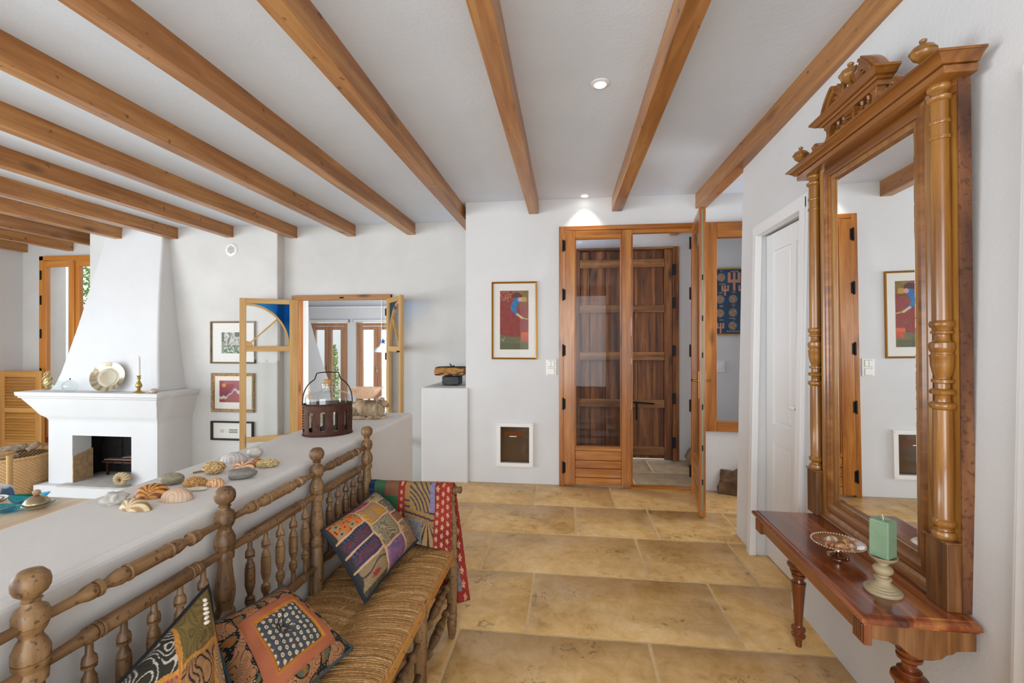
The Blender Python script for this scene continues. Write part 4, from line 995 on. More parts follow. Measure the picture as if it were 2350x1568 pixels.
carve('muzzle', (.103, -.014, .074), (.016, .012, .012), tilt=(0, .5), seed=6)
def addto(nm, mb, mat, **k):
    o = obj(nm, mb, mat, **k); o.parent = e; return o
for sy in (-.028, .006):
    pts = [(.072+.018*math.cos(a), sy-.002*a*(1 if sy < 0 else -1), .094+.017*math.sin(a)) for a in [x*.45+.6 for x in range(11)]]
    addto('horn', MB().tube(pts, [.006-.0004*i for i in range(11)], 8), M_carv, smooth=60)
for x in (-.05, .03): addto('foreleg', MB().tube([(x-.02, -.045, .012), (x+.02, -.052, .010), (x+.045, -.048, .010)], [.012, .011, .009], 10), M_carv, smooth=60)
addto('base', MB().loft([[(.105*math.cos(2*PI*k/32), .055*math.sin(2*PI*k/32), z) for k in range(32)] for z in (0, .012)]), M_carv, bevel=.003)
# ================================================================ wood and stone sculpture on pedestal
M_burl = flat('weathered_orange_wood', 'a87840', .75, nz=.35, nscale=8, b=.6); M_slate = flat('black_stone', '33373b', .55, nz=.35, nscale=14, b=.5)
o = blob('carved_stone_block', (-1.128, 4.43, .916), (.086, .10, .046), 0, 4, .05, 2.0, M_slate, 40, 26, fn=lambda d, th, ph: 1/max(abs(d.x), abs(d.y), abs(d.z))**.80, flatb=-.046)
tag(o, 'dark grey stone block standing on the white pedestal', 'sculpture')
e = empty('driftwood_block', (-1.14, 4.43, .962), 'weathered orange and black chunk of wood lying on the dark stone block', 'sculpture')
blob('block', (-1.14, 4.43, 1.008), (.152, .11, .043), 0, 8, .05, 2.5, painted('charred_wood', .8, .4, 60), 56, 30, fn=lambda d, th, ph: 1/max(abs(d.x), abs(d.y), abs(d.z))**.85,
     colfn=lambda d, p: mixc(L('b07c3e'), L('26221e'), 1 if (noise.noise(d*4.5+Vector((2, 0, 0))) > .22 or p.z > .034) else noise.noise(d*9)*.4), parent=e)
obj('twig_stub', MB().tube([(-1.13, 4.40, 1.04), (-1.135, 4.40, 1.065), (-1.15, 4.40, 1.082)], [.012, .008, .004], 8).tube([(-1.13, 4.40, 1.05), (-1.10, 4.40, 1.062)], [.008, .005], 8), M_slate, e, smooth=50)
# ================================================================ pictures
M_gold = flat('gilt_frame', 'a9762c', .35, .7); M_grey = wood('grey_brown_frame', '5e4a34', '7c654a', 'a08a6c', 'X', 2, .6); M_dist = flat('distressed_frame', '9a8468', .7, nz=.5, nscale=40)
M_darkf = flat('dark_frame', '33261f', .5); M_art = painted('print', .6, 0, gloss=0)
M_picglass = glassmat('picture_glass', (.98, .98, .98), .2)
def picture(lab, x0, x1, z0, z1, y, fw, fd, mat, rect_, colf, nu, nv, inner=None):
    e = empty('framed_picture', ((x0+x1)/2, y, z0), lab, 'picture')
    mb = MB(); rings = []
    for ins, dp in ((0, 0), (0, fd*.8), (fw*.25, fd), (fw*.8, fd*.75), (fw, fd*.35), (fw, 0)):
        rings.append([(x0+ins, y-dp, z0+ins), (x1-ins, y-dp, z0+ins), (x1-ins, y-dp, z1-ins), (x0+ins, y-dp, z1-ins)])
    mb.loft(rings, cap=False); obj('frame', mb, mat, e)
    if inner: obj('inner_slip', ring_frame(x0+fw, x1-fw, z0+fw, z1-fw, .006, y-fd*.5, y), inner, e)
    a, b, c, d_ = rect_; w_ = x1-x0; h_ = z1-z0
    obj('mat_board', MB().box((x0+fw*.9, y-fd*.22, z0+fw*.9), (x1-fw*.9, y-.001, z1-fw*.9)), M_whiteframe, e)
    X0, X1 = x0+w_*a, x0+w_*b; Zt, Zb = z1-h_*c, z1-h_*d_
    obj('print', MB().grid(nu, nv, lambda u, v: (X0+(X1-X0)*u, y-fd*.22-.0012, Zt+(Zb-Zt)*v), col=colf), M_art, e)
    obj('glass', MB().box((x0+fw*.9, y-fd*.42, z0+fw*.9), (x1-fw*.9, y-fd*.42+.001, z1-fw*.9)), M_picglass, e)
def seg(u, v, ax, ay, bx_, by, w):
    dx, dy = bx_-ax, by-ay; t = max(0, min(1, ((u-ax)*dx+(v-ay)*dy)/(dx*dx+dy*dy))); return math.hypot(u-ax-dx*t, (v-ay-dy*t)) < w
def art1(u, v0):
    v = v0*2.0; g = nz(u, v, 9); n2 = nz(u, v, 26, 3)   # v now 0..2 in widths
    if v > 1.52+.06*math.sin(u*4)+.10*u-.05:
        if u > .76 and v < 1.72: return mixc(L('c9552a'), L('b03f22'), g+.5)
        if seg(u, v, .05, 1.62, .11, 1.72, .012) or seg(u, v, .16, 1.6, .11, 1.72, .012): return L('b8848c')
        return mixc(L('56644a'), L('74683a'), (u+g)) if v < 1.78 else mixc(L('665c2c'), L('4f5c48'), g+.4)
    if u > .74 and 1.42 < v: return L('d0622c')
    if math.hypot(u-.70, v-.30) < .075: return L('c99a92')
    if .76 < u < .93 and .22 < v < .41: return L('b79040') if v < .38 else L('6c5020')
    if seg(u, v, .60, .34, .50, .50, .105) or seg(u, v, .44, .60, .55, .72, .075): return mixc(L('2f78b4'), L('2568a0'), g+.5)
    if seg(u, v, .72, .44, .60, .64, .014) or seg(u, v, .72, .44, .92, .50, .010): return L('6c6428')
    if seg(u, v, .55, .76, .78, .93, .035) or seg(u, v, .76, .92, 1.0, .98, .020): return mixc(L('c9b49c'), L('b8a04c'), (u > .8)*1.0)
    if math.hypot(u-.60, (v-.22)) < .17 and v < .25: return mixc(L('4a3438'), L('6c2c2c'), n2+.4)
    if v < .36+.03*math.sin(u*9):
        if u < .6: return L('54623c') if (n2 > .22) else (L('c9a87c') if n2 < -.36 else (L('8c2424') if math.sin(v*52+u*12+4*g) > 0 else L('a8403a')))
        return mixc(L('74602e'), L('8c7236'), g+.5)
    if abs(n2) > .47: return L('6c4c34')
    return mixc(L('93352c'), L('832a26'), g+.5)
picture('gold framed red abstract print with a blue figure, left of the glazed door', -.684, -.267, 1.137, 1.847, 4.147, .016, .022, M_gold, (.184, .813, .115, .873), art1, 90, 170)
def art2(u, v):
    n1 = nz(u, v, 5); n2 = nz(u, v, 13, 2)
    if u < .05: return L('d8d8d4')
    if u < .16: return L('4a5440') if v < .45 else L('7d8a70')
    if v > .60 and n2 > -.05: return mixc(L('5a7a48'), L('3a4c30'), n1+.5)
    if abs(u-.38-.05*math.sin(v*8)) < .025 and v < .8: return L('4a4038')
    if n2 > .28: return L('6c6258')
    if v < .22 and u > .65: return L('4c5a3a')
    return mixc(L('c9c9c0'), L('a9a9a0'), n1+.5)
picture('wide framed garden watercolour with white mat, uppermost of three pictures beside the chimney', -3.966, -3.423, 1.054, 1.525, 4.68, .018, .025, M_grey, (.22, .71, .26, .76), art2, 50, 50)
def art3(u, v):
    n1 = nz(u, v, 4)
    if math.hypot(u-.17, (v-.22)*.9) < .075: return L('d59a4c')
    y = .72-.34*math.exp(-((u-.62)/.22)**2)+.03*math.sin(u*30)+.03*n1
    if y < v < y+.10+.05*math.sin(u*11) and v < .86: return L('c9bcb2') if n1 > -.3 else L('a8b0ae')
    if v > y: return mixc(L('8e3426'), L('9e3c3a'), n1+.5)
    return mixc(L('a04a48'), L('84304a'), v*1.5+.3*n1)
picture('red landscape print with a sun in a distressed frame, middle picture beside the chimney', -3.955, -3.434, .512, .946, 4.68, .03, .028, M_dist, (.18, .80, .19, .75), art3, 50, 40, M_gold)
def art4(u, v):
    if u < .23: return L('55504a') if nz(u, v, 25) > .12 and .2 < v else L('dedad2')
    if .5 < u: return L('6f7a60') if nz(u*2, v, 9) > .1 else (L('8c8880') if v > .8 or v < .15 else L('c8c8bc'))
    return L('e2ded6')
picture('low wide dark framed picture of two tiny drawings, lowest of three beside the chimney', -3.955, -3.445, .198, .41, 4.68, .02, .035, M_darkf, (.20, .62, .42, .62), art4, 60, 16)
# blue printed hanging in the porch
BX0, BX1, BZ0, BZ1 = 1.475, 1.965, 1.372, 2.09
def bat(u, v):
    w_ = .49; h_ = .718; x = u*w_; y = v*h_
    base = mixc(L('17324f'), L('24476a'), nz(u, v, 5)+.4)
    if v < .02 or v > .98: return L('8a7340')
    def fork(cx, yt, q):
        dx, dy = (x-cx)/q, (y-yt)/q
        return (abs(dx) < .5 and .56 < dy < .81) or (abs(dx) < .11 and 0 < dy < 1.46) or (abs(abs(dx)-.38) < .12 and 0 < dy < .81)
    for cx, yt, q in ((.319, .047, .133), (.226, .186, .075), (.402, .186, .075), (.179, .590, .075), (.43, .590, .075), (.06, .047, .13)):
        if fork(cx, yt, q): return L('c98e78')
    for cx, cy in ((.184, .097), (.176, .335), (.308, .332), (.173, .485), (.306, .478), (.303, .62), (.44, .33), (.44, .48), (.05, .335), (.05, .485), (.05, .62)):
        d_ = math.hypot(x-cx, (y-cy)*.95)
        if d_ < .036: return L('a2714a') if nz(x*60, y*60, 1.2) < .12 else L('c39874')
        if d_ < .046: return L('4a7c9a')
    return base
e = empty('printed_hanging', (1.72, 5.15, 1.37), 'dark blue printed cloth hanging with pink forked emblems, seen through the side window', 'wall hanging')
obj('cloth', MB().grid(110, 150, lambda u, v: (BX0+(BX1-BX0)*u, 5.155-.003*math.sin(u*14), BZ1+(BZ0-BZ1)*v), col=bat), M_cloth, e, solid=.003)
obj('top_rod', MB().box((BX0-.005, 5.148, BZ1-.006), (BX1+.005, 5.166, BZ1+.008)), M_pale, e)
obj('bottom_rod', MB().box((BX0-.005, 5.148, BZ0-.008), (BX1+.005, 5.166, BZ0+.006)), M_pale, e)
M_ink = flat('cream_ink', 'c9b9a0', .9)
def text(s, x, z, size, parent, y, mat, name='lettering', rot=0):
    c = bpy.data.curves.new(name, 'FONT'); c.body = s; c.size = size; c.extrude = .0006; c.align_x = 'CENTER'; c.align_y = 'CENTER'; c.materials.append(mat)
    o = bpy.data.objects.new(name, c); COL.objects.link(o); 
    me = bpy.data.meshes.new_from_object(o.evaluated_get(bpy.context.evaluated_depsgraph_get())); bpy.data.objects.remove(o)
    o = bpy.data.objects.new(name, me); COL.objects.link(o); o.rotation_euler = (PI/2, 0, rot); o.parent = parent; o.location = Vector((x, y, z))-parent.location
TEXTS = [(t, 1.475+.15+(cx-85)*.00052, 2.09-(cy-165)*.000554, q) for t, cx, cy, q in (('NORTAD', 415, 230, .020), ('DI', 150, 218, .020), ('OTHIO', 172, 475, .021), ('ONT', 145, 645, .021),
  ('WAL', 402, 632, .021), ('SO', 155, 905, .032), ('MOI', 392, 882, .017), ('LIN', 402, 912, .012), ('V', 545, 885, .020), ('CIENE', 152, 1172, .017), ('PRESENT', 377, 1142, .016), ('WI', 405, 1170, .014), ('PLPOLITRION', 382, 1395, .021))]
for s, x, z, q in TEXTS: text(s, x, z, q, e, 5.149, M_ink)
# ================================================================ mirror
ROTZ = math.atan2(1, .03)
mir = empty('pier_mirror', (1.104, 1.38, .555), 'tall carved walnut mirror with turned columns and crested pediment, standing on the console', 'mirror', rot=(math.radians(-.5), 0, ROTZ))
def mo(nm, mb, mat, parent=None, **k):
    for i, p in enumerate(mb.v): mb.v[i] = Vector((p.x, p.y, p.z-.555))
    o = obj(nm, mb, mat, **k); o.parent = parent or mir; return o
mo('back_frame', MB().slab('y', .002, .028, (0, .78), (.556, 2.03), [(.168, .626, .648, 1.968)]), M_mir)
for a, b_ in ((-.004, .001), (.779, .784)): mo('side_board', MB().box((a, .0, .557), (b_, .031, 2.022)), M_mirside)
def framep(prof, t0, t1, z0, z1):
    return [[(t0+i, n_, z0+i), (t1-i, n_, z0+i), (t1-i, n_, z1-i), (t0+i, n_, z1-i)] for i, n_ in prof]
mo('outer_moulding', MB().loft(framep([(0, .028), (0, .040), (.008, .045), (.018, .043), (.026, .036), (.030, .030), (.034, .030)], .084, .700, .562, 2.05), cap=False), M_mir)
mo('inner_moulding', MB().loft(framep([(0, .028), (0, .035), (.010, .041), (.022, .041), (.028, .036), (.034, .034), (.038, .028), (.052, .020), (.056, .016)], .113, .681, .595, 2.02), cap=False), M_mirx)
mo('rail', MB().box((.12, .027, .562), (.66, .034, .60)), M_mirx)
def mirrormat():
    m, nt, bs = newmat('silvered_glass'); bs.inputs['Metallic'].default_value = 1; bs.inputs['Roughness'].default_value = .0; bs.inputs['Base Color'].default_value = (.93, .94, .94, 1); return m
M_mirror = mirrormat()
mb = MB().loft(framep([(0, .0155), (.018, .0195)], .165, .629, .645, 1.971), cap=False)
mb.add([(.183, .0195, .663), (.611, .0195, .663), (.611, .0195, 1.953), (.183, .0195, 1.953)], [(0, 1, 2, 3)])
mo('mirror_glass', mb, M_mirror)
colp = [(.747, .030), (.750, .033), (.760, .0335), (.768, .030), (.770, .024), (.776, .022), (.780, .024), (.784, .031), (.790, .0335), (.797, .0335), (.801, .028), (.804, .0265), (.95, .0275), (1.108, .0265), (1.111, .030), (1.114, .0335), (1.124, .0345), (1.128, .031), (1.131, .0205), (1.145, .0195), (1.150, .022), (1.153, .032), (1.161, .034), (1.165, .030), (1.168, .0195), (1.182, .0195), (1.185, .028), (1.193, .0285), (1.196, .020), (1.200, .020), (1.212, .0265), (1.235, .0305), (1.256, .0315), (1.258, .033), (1.262, .033), (1.264, .029), (1.270, .028), (1.274, .032), (1.285, .0345), (1.297, .033), (1.300, .026), (1.306, .021), (1.320, .0205), (1.323, .0285), (1.329, .0295), (1.332, .026), (1.338, .027), (1.342, .0315), (1.350, .0335), (1.357, .031), (1.360, .0265), (1.6, .0262), (1.868, .025), (1.869, .028), (1.874, .0288), (1.879, .028), (1.880, .0248), (1.912, .0246), (1.913, .0275), (1.918, .0283), (1.923, .0275), (1.924, .0242), (1.975, .0240), (1.978, .030), (1.984, .034), (1.989, .0335), (1.992, .024), (1.998, .0195), (2.004, .024), (2.008, .031), (2.016, .0335), (2.023, .031), (2.026, .028)]
colp = [(z, r*.86*(.96 if .024 < r < .0278 else 1)) for z, r in colp]
for t in (.040, .740):
    mo('column', zprof(MB(), t, .045, colp, 32), M_mir, smooth=45)
    a, b_ = t-.040, t+.040
    mo('column_block', MB().loft([[(a, .002, z), (b_, .002, z), (b_, n_, z), (a, n_, z)] for z, n_ in ((.556, .066), (.742, .066))]), M_mird, bevel=.003)
    mo('column_cap', MB().box((a-.003, .002, .742), (b_+.003, .070, .748)), M_mird, bevel=.002)
mo('base_rail', MB().loft([[(.08, .002, z), (.70, .002, z), (.70, n_, z), (.08, n_, z)] for z, n_ in ((.556, .052), (.562, .054), (.568, .050), (.572, .042), (.585, .036), (.592, .030))]), M_mirx)
cor0 = [(2.022, .025, .058), (2.024, .030, .063), (2.042, .031, .064), (2.0425, .026, .060), (2.0455, .026, .060), (2.046, .036, .070), (2.050, .039, .073), (2.058, .046, .081), (2.066, .058, .094), (2.0665, .062, .098), (2.073, .062, .098), (2.074, .060, .096)]
cor = [(z, o_, n_+.020) for z, o_, n_ in cor0]
mo('cornice', MB().loft([[(-o_, .002, z), (.78+o_, .002, z), (.78+o_, n_, z), (-o_, n_, z)] for z, o_, n_ in cor]), M_mirx, smooth=25)
mo('frieze', MB().box((.0, .028, 1.985), (.78, .034, 2.024)), M_mirx)
def urn(t, n_, z, s, nm='finial'):
    pr = [(0, .010), (.06, .012), (.10, .006), (.16, .006), (.22, .012), (.32, .022), (.45, .027), (.52, .0285), (.535, .0305), (.56, .0305), (.575, .028), (.68, .024), (.76, .014), (.80, .006), (.84, .005), (.88, .0085), (.94, .0085), (1, .002)]
    return mo(nm, MB().lathe((t, n_, z), (t, n_, z+.078*s), [(a, r*s) for a, r in pr], 24), M_mir, smooth=50)
urn(.030, .092, 2.074, 1.05); urn(.75, .092, 2.074, 1.05)
cf, cb = .092, .062
def tz(nm, poly, n0=cb, n1=cf, mat=None, bev=.0015, **k): return mo(nm, MB().prism([(p[0], p[1]) for p in poly], 'y', n0, n1), mat or M_mirx, bevel=bev, **k)
cm = .392
for sg in (-1, 1):
    P = lambda a: [(cm+sg*x, z) for x, z in a]
    arcp = [(.245+.020*math.cos(a), 2.092+.020*math.sin(a)) for a in [x*.35 for x in range(-3, 10)]]
    br = [(.118, 2.074), (.30, 2.074), (.30, 2.078), (.275, 2.082), (.262, 2.088), (.262, 2.108), (.248, 2.118), (.230, 2.116), (.215, 2.104), (.195, 2.092), (.165, 2.094), (.150, 2.108), (.152, 2.122), (.158, 2.136), (.118, 2.136), (.132, 2.118), (.130, 2.10)]
    tz('scroll_bracket', P(br), smooth=None)
    mo('scroll_boss', MB().lathe((cm+sg*.240, cf-.002, 2.100), (cm+sg*.240, cf+.010, 2.100), [(0, .014), (.5, .013), (.55, .007), (1, .005)], 16), M_mirx, smooth=40)
    for q in (.055, .092):
        mo('gallery_spindle', MB().lathe((cm+sg*q, .077, 2.074), (cm+sg*q, .077, 2.136), [(0, .008), (.08, .008), (.12, .004), (.3, .0125), (.5, .014), (.6, .009), (.66, .005), (.74, .0085), (.8, .005), (.92, .007), (1, .008)], 14), M_mirx, smooth=50)
    # broken arch
    C0 = (cm, 2.122); outer = []; inner = []
    for i in range(13):
        a = math.radians(22+(60-22)*i/12); outer.append((cm+sg*.186*math.cos(a), C0[1]+.178*math.sin(a))); inner.append((cm+sg*.150*math.cos(a), C0[1]+.140*math.sin(a)))
    poly = outer+inner[::-1]; tz('pediment_arch', poly, cb-.006, cf+.012, smooth=30)
    o2 = [(cm+sg*.178*math.cos(math.radians(22+38*i/12)), C0[1]+.170*math.sin(math.radians(22+38*i/12))) for i in range(13)]
    i2 = [(cm+sg*.167*math.cos(math.radians(22+38*i/12)), C0[1]+.158*math.sin(math.radians(22+38*i/12))) for i in range(13)]
    tz('arch_bead', o2+i2[::-1], cf+.012, cf+.018)
    web = [(cm+sg*.02, 2.188), (cm+sg*.155, 2.188)]+inner[0:9]+[(cm+sg*.05, 2.232), (cm+sg*.02, 2.222)]
    tz('carved_leaf_panel', web, cb+.006, cf-.008)
    mb = MB()
    for i in range(5):
        a = math.radians(18+i*13); mb.tube([(cm+sg*(.035+.02*i*.2), cf-.006, 2.19), (cm+sg*.085*math.cos(a), cf, 2.19+.06*math.sin(a)), (cm+sg*.128*math.cos(a), cf-.004, 2.175+.105*math.sin(a))], [.004, .009, .003], 8)
    mo('carved_leaf', mb, M_mirx, smooth=60)
    tz('inner_scroll', P([(.035, 2.232), (.06, 2.228), (.078, 2.240), (.085, 2.262), (.072, 2.272), (.060, 2.262), (.066, 2.250), (.052, 2.242)]))
tz('centre_panel', [(cm-.030, 2.074), (cm+.030, 2.074), (cm+.030, 2.136), (cm-.030, 2.136)], cb, cf)
mb = MB()
for i in range(4): mb.tube([(cm-.02, cf+.001, 2.084+i*.013), (cm, cf+.005, 2.078+i*.013), (cm+.02, cf+.001, 2.084+i*.013)], .0035, 6)
mo('carving', mb, M_mirx, smooth=60)
mo('crest_shelf', MB().loft([[(cm-o_, cb-.01, z), (cm+o_, cb-.01, z), (cm+o_, n_, z), (cm-o_, n_, z)] for z, o_, n_ in ((2.136, .165, cf), (2.150, .166, cf+.002), (2.152, .176, cf+.010), (2.158, .180, cf+.013), (2.160, .192, cf+.022), (2.170, .205, cf+.032), (2.174, .212, cf+.036), (2.181, .212, cf+.036), (2.190, .19, cf+.02))]), M_mirx)
tz('urn_plinth', [(cm-.045, 2.19), (cm+.045, 2.19), (cm+.035, 2.214), (cm-.035, 2.214)], cb, cf+.012)
urn(cm, .083, 2.214, 1.22, 'central_urn')
# ================================================================ console
con = empty('console_table', (1.085, 1.38, 0), 'polished red-brown console shelf table with turned legs against the right wall, under the mirror', 'table', rot=(0, 0, ROTZ))
def co(nm, mb, mat, **k): o = obj(nm, mb, mat, **k); o.parent = con; return o
t0, t1 = -.052, .752
def tr(z, i): return [(t0+i, .001, z), (t1-i, .001, z), (t1-i, .290-i, z), (t0+i, .290-i, z)]
co('table_top', MB().loft([tr(.553, .016), tr(.5555, .020)][::-1]+[tr(.553, .0155), tr(.550, .006), tr(.546, .001), tr(.541, 0), tr(.536, .001), tr(.533, .006), tr(.529, .012), tr(.526, .012)]), M_tab, smooth=30)
co('front_apron', MB().box((t0+.02, .262, .482), (t1-.02, .272, .527)), M_tabe, bevel=.003)
for a in (t0+.014, t1-.066):
    co('fluted_block', MB().box((a, .255, .468), (a+.052, .276, .527)), M_tleg, bevel=.003)
    mb = MB()
    for i in range(5): mb.box((a+.005+i*.0092, .274, .472), (a+.0105+i*.0092, .280, .523))
    co('fluting', mb, M_tleg, bevel=.0015)
for t in (t0+.016, t1-.028):
    poly = [(.004, .527), (.268, .527), (.268, .487), (.215, .483), (.203, .476), (.188, .476), (.176, .464), (.160, .450), (.135, .441), (.110, .441), (.086, .447), (.074, .459), (.060, .462), (.050, .471), (.034, .473), (.004, .476)]
    co('shaped_side_apron', MB().prism(poly, 'x', t, t+.012), M_mird, bevel=.002)
legp0 = [(0, .0135), (.034, .016), (.036, .024), (.044, .0305), (.052, .0305), (.058, .022), (.061, .020), (.064, .026), (.072, .0315), (.080, .030), (.085, .021), (.090, .019), (.096, .018), (.18, .0235), (.262, .0305), (.268, .0325), (.274, .0320), (.276, .025), (.288, .022), (.296, .030), (.306, .030), (.309, .024), (.314, .036), (.322, .037), (.327, .030), (.334, .043), (.344, .050), (.352, .048), (.357, .030), (.361, .030), (.364, .033), (.371, .033), (.374, .020), (.390, .0205), (.400, .026), (.403, .034), (.411, .035), (.414, .029), (.418, .034), (.428, .036), (.434, .030), (.50, .030), (.526, .030)]
legp = [(z, r*.88) for z, r in legp0]
for t in (.030, .692): co('leg', zprof(MB(), t, .122, legp, 28), M_tleg, smooth=45)
# things on the console
e = empty('silver_compote', (.934, 1.70, .555), 'silver footed dish with a beaded rim, holding small shells, on the console', 'dish')
cx, cy = .934, 1.70
mb = MB().lathe((cx, cy, .556), (cx, cy, .606), [(0, .032), (.06, .033), (.12, .030), (.22, .017), (.34, .010), (.55, .008), (.70, .010), (.78, .022), (.86, .040), (.93, .060), (1, .078), (.985, .078), (.90, .058), (.82, .026), (.81, .018), (.805, .010), (.80, .002)], 48)
obj('dish', mb, M_silver, e, smooth=50)
mb = MB(); 
for k in range(56): a = 2*PI*k/56; mb.lathe((cx+.0785*math.cos(a), cy+.0785*math.sin(a), .6035), (cx+.0785*math.cos(a), cy+.0785*math.sin(a), .6085), [(0, .001), (.3, .0036), (.7, .0036), (1, .001)], 8)
obj('beaded_rim', mb, M_silver, e, smooth=60, kind='stuff')
for i, (dx, dy, r, c1, c2) in enumerate(((.0, -.028, .020, 'd8b48a', 'b8763c'), (-.028, -.01, .016, 'c98850', '8c4a20'), (.03, -.02, .017, 'e0c8a8', 'c09468'), (-.004, .03, .022, 'd8c8b4', 'a88460'), (.035, .018, .015, 'c08040', 'e0b888'))):
    o = blob('seashell', (cx+dx, cy+dy, .601), (r, r*.7, r*.5), i*1.1, 20+i, .1, mat=M_shell, nu=26, nv=12, fn=ribf(16, .03), colfn=ribs(9, c1, c2))
    tag(o, ('cream seashell nearest the camera in the silver dish', 'rust brown seashell at the left in the silver dish', 'pale seashell on the candle side of the silver dish', 'greyish seashell farthest back in the silver dish', 'orange striped seashell nearest the mirror in the silver dish')[i], 'shell', 'seashells in the silver dish')
cx, cy = .936, 1.478
e = empty('candle_holder', (cx, cy, .555), 'cream turned candle holder on the console, in front of the mirror column', 'candle holder')
M_cream = flat('worn_cream_ceramic', 'a89878', .55, nz=.15, nscale=20, b=.2)
obj('holder', MB().lathe((cx, cy, .5555), (cx, cy, .664), [(0, .047), (.04, .048), (.08, .046), (.10, .040), (.13, .039), (.15, .033), (.18, .032), (.21, .025), (.28, .019), (.34, .018), (.36, .022), (.40, .022), (.42, .014), (.46, .013), (.50, .019), (.56, .0245), (.64, .0255), (.70, .021), (.74, .013), (.78, .0125), (.80, .017), (.83, .017), (.86, .025), (.93, .034), (1, .037), (.985, .033), (.95, .025), (.93, .002)], 40), M_cream, e, smooth=45)
M_cand = flat('green_wax', '809c80', .35, nz=.10, nscale=24, b=.1); 
e = empty('candle', (cx, cy, .662), 'square green pillar candle standing on the cream candle holder', 'candle')
Rc = Matrix.Translation((cx, cy, 0)) @ Matrix.Rotation(math.radians(33), 4, 'Z')
mb = MB(); rings = []
for z, s_ in ((.660, .0235), (.664, .025), (.766, .025), (.771, .0235), (.771, .018), (.765, .010)): rings.append([Rc @ Vector((s_*a, s_*b_, z+(.0018*noise.noise(Vector((a*3, b_*3, 1))) if z > .7 else 0))) for a, b_ in ((-1, -1), (0, -1.0), (1, -1), (1.0, 0), (1, 1), (0, 1.0), (-1, 1), (-1.0, 0))])
obj('wax', mb.loft(rings), M_cand, e, bevel=.003, bseg=3)
obj('wick', MB().tube([(cx, cy, .764), (cx+.001, cy, .775), (cx-.001, cy+.002, .784)], .0011, 6), M_whiteframe, e)
# ================================================================ mantel objects
MZ = .77
def onm(nm, lab, cat, x, y): return empty(nm, (x, y, MZ), lab, cat)
e = onm('ornate_flacon', 'gilt openwork twisted ornament at the left end of the mantel', 'ornament', -5.675, 4.37)
obj('core', MB().lathe((-5.675, 4.37, MZ), (-5.675, 4.37, MZ+.21), [(0, .042), (.05, .044), (.10, .02), (.14, .018), (.25, .036), (.40, .040), (.60, .030), (.78, .014), (.86, .012), (.90, .020), (.95, .018), (1, .006)], 24, sx=1), flat('pale_gilt', 'c9b27c', .3, .7), e, smooth=50)
mb = MB()
for k in range(4):
    pts = []
    for i in range(22): t = i/21; a = k*PI/2+t*4.5; r = .036*math.sin(PI*(.12+.8*t))**.7+.004; pts.append((-5.675+r*math.cos(a), 4.37+r*math.sin(a), MZ+.03+.155*t))
    mb.tube(pts, .006, 7)
obj('twisted_vine', mb, flat('gilt_vine', 'd8c79c', .35, .4), e, smooth=60)
e = onm('glass_disc', 'small clear glass ball ornament beside the gilt ornament on the mantel', 'ornament', -5.385, 4.24)
obj('glass', MB().lathe((-5.385, 4.24, MZ), (-5.385, 4.24, MZ+.118), [(0, .02), (.05, .032), (.2, .050), (.4, .058), (.6, .058), (.8, .046), (.95, .022), (1, .004)], 28), M_clear, e, smooth=60)
e = onm('glass_oil_lamp', 'round clear glass oil lamp with a black wick tip on the mantel', 'lamp', -5.215, 4.225)
obj('globe', MB().lathe((-5.215, 4.225, MZ), (-5.215, 4.225, MZ+.128), [(0, .03), (.05, .042), (.2, .058), (.4, .066), (.6, .064), (.8, .048), (.92, .024), (.95, .010), (1, .008)], 28), M_clear, e, smooth=60)
obj('wick_tip', MB().lathe((-5.215, 4.225, MZ+.126), (-5.215, 4.225, MZ+.142), [(0, .006), (1, .004)], 8), M_black, e)
e = onm('silver_plate', 'round polished silver plate leaning against the chimney hood', 'plate', -4.80, 4.29)
ax = Vector((.36, -1, .30)).normalized(); cen = Vector((-4.80, 4.262, MZ+.153))
obj('plate', MB().lathe(cen-ax*.012, cen+ax*.020, [(0, .10), (.15, .112), (.5, .130), (.85, .155), (1, .158), (.92, .152), (.62, .122), (.38, .105), (.34, .098), (.35, .07), (.355, .04), (.357, .015), (.358, .004)], 56), flat('antique_silver', 'c4bba2', .14, 1), e, smooth=50)
e = onm('brass_candlestick', 'brass candlestick holding a thin white candle, right side of the mantel', 'candlestick', -4.36, 4.185)
obj('stick', MB().lathe((-4.36, 4.185, MZ), (-4.36, 4.185, MZ+.18), [(0, .052), (.03, .052), (.06, .046), (.13, .022), (.20, .013), (.24, .016), (.27, .012), (.34, .026), (.45, .030), (.56, .022), (.70, .011), (.78, .009), (.82, .017), (.86, .018), (.92, .012), (.97, .018), (1, .022)], 24), flat('pale_brass', 'b39a5c', .3, .8), e, smooth=50)
e = onm('taper_candle', 'thin white taper candle in the brass candlestick', 'candle', -4.36, 4.185); e.location.z = MZ+.175
obj('wax', MB().lathe((-4.36, 4.185, MZ+.175), (-4.36, 4.185, MZ+.375), [(0, .0135), (.95, .0125), (.99, .008), (1, .002)], 16), flat('white_wax', 'f0efec', .4), e, smooth=50)
obj('wick', MB().lathe((-4.36, 4.185, MZ+.374), (-4.36, 4.185, MZ+.386), [(0, .0012), (1, .001)], 6), M_black, e)
o = blob('conch_shell', (-4.215, 4.215, MZ+.022), (.060, .034, .024), -.4, 33, .1, mat=M_shell, nu=32, nv=16, flatb=-.021, fn=lambda d, th, ph: 1-.4*max(0, d.x), colfn=plain('d9d2c6', 'b08c62', 3)); tag(o, 'cream and brown conch shell lying near the right corner of the mantel', 'shell')
o = blob('white_shell', (-4.275, 4.235, MZ+.015), (.022, .018, .016), .4, 34, .1, mat=M_shell, nu=20, nv=10, flatb=-.014, colfn=plain('e2dfd8', 'c8c4bc', 3)); tag(o, 'small white shell between the candlestick and the conch on the mantel', 'shell')
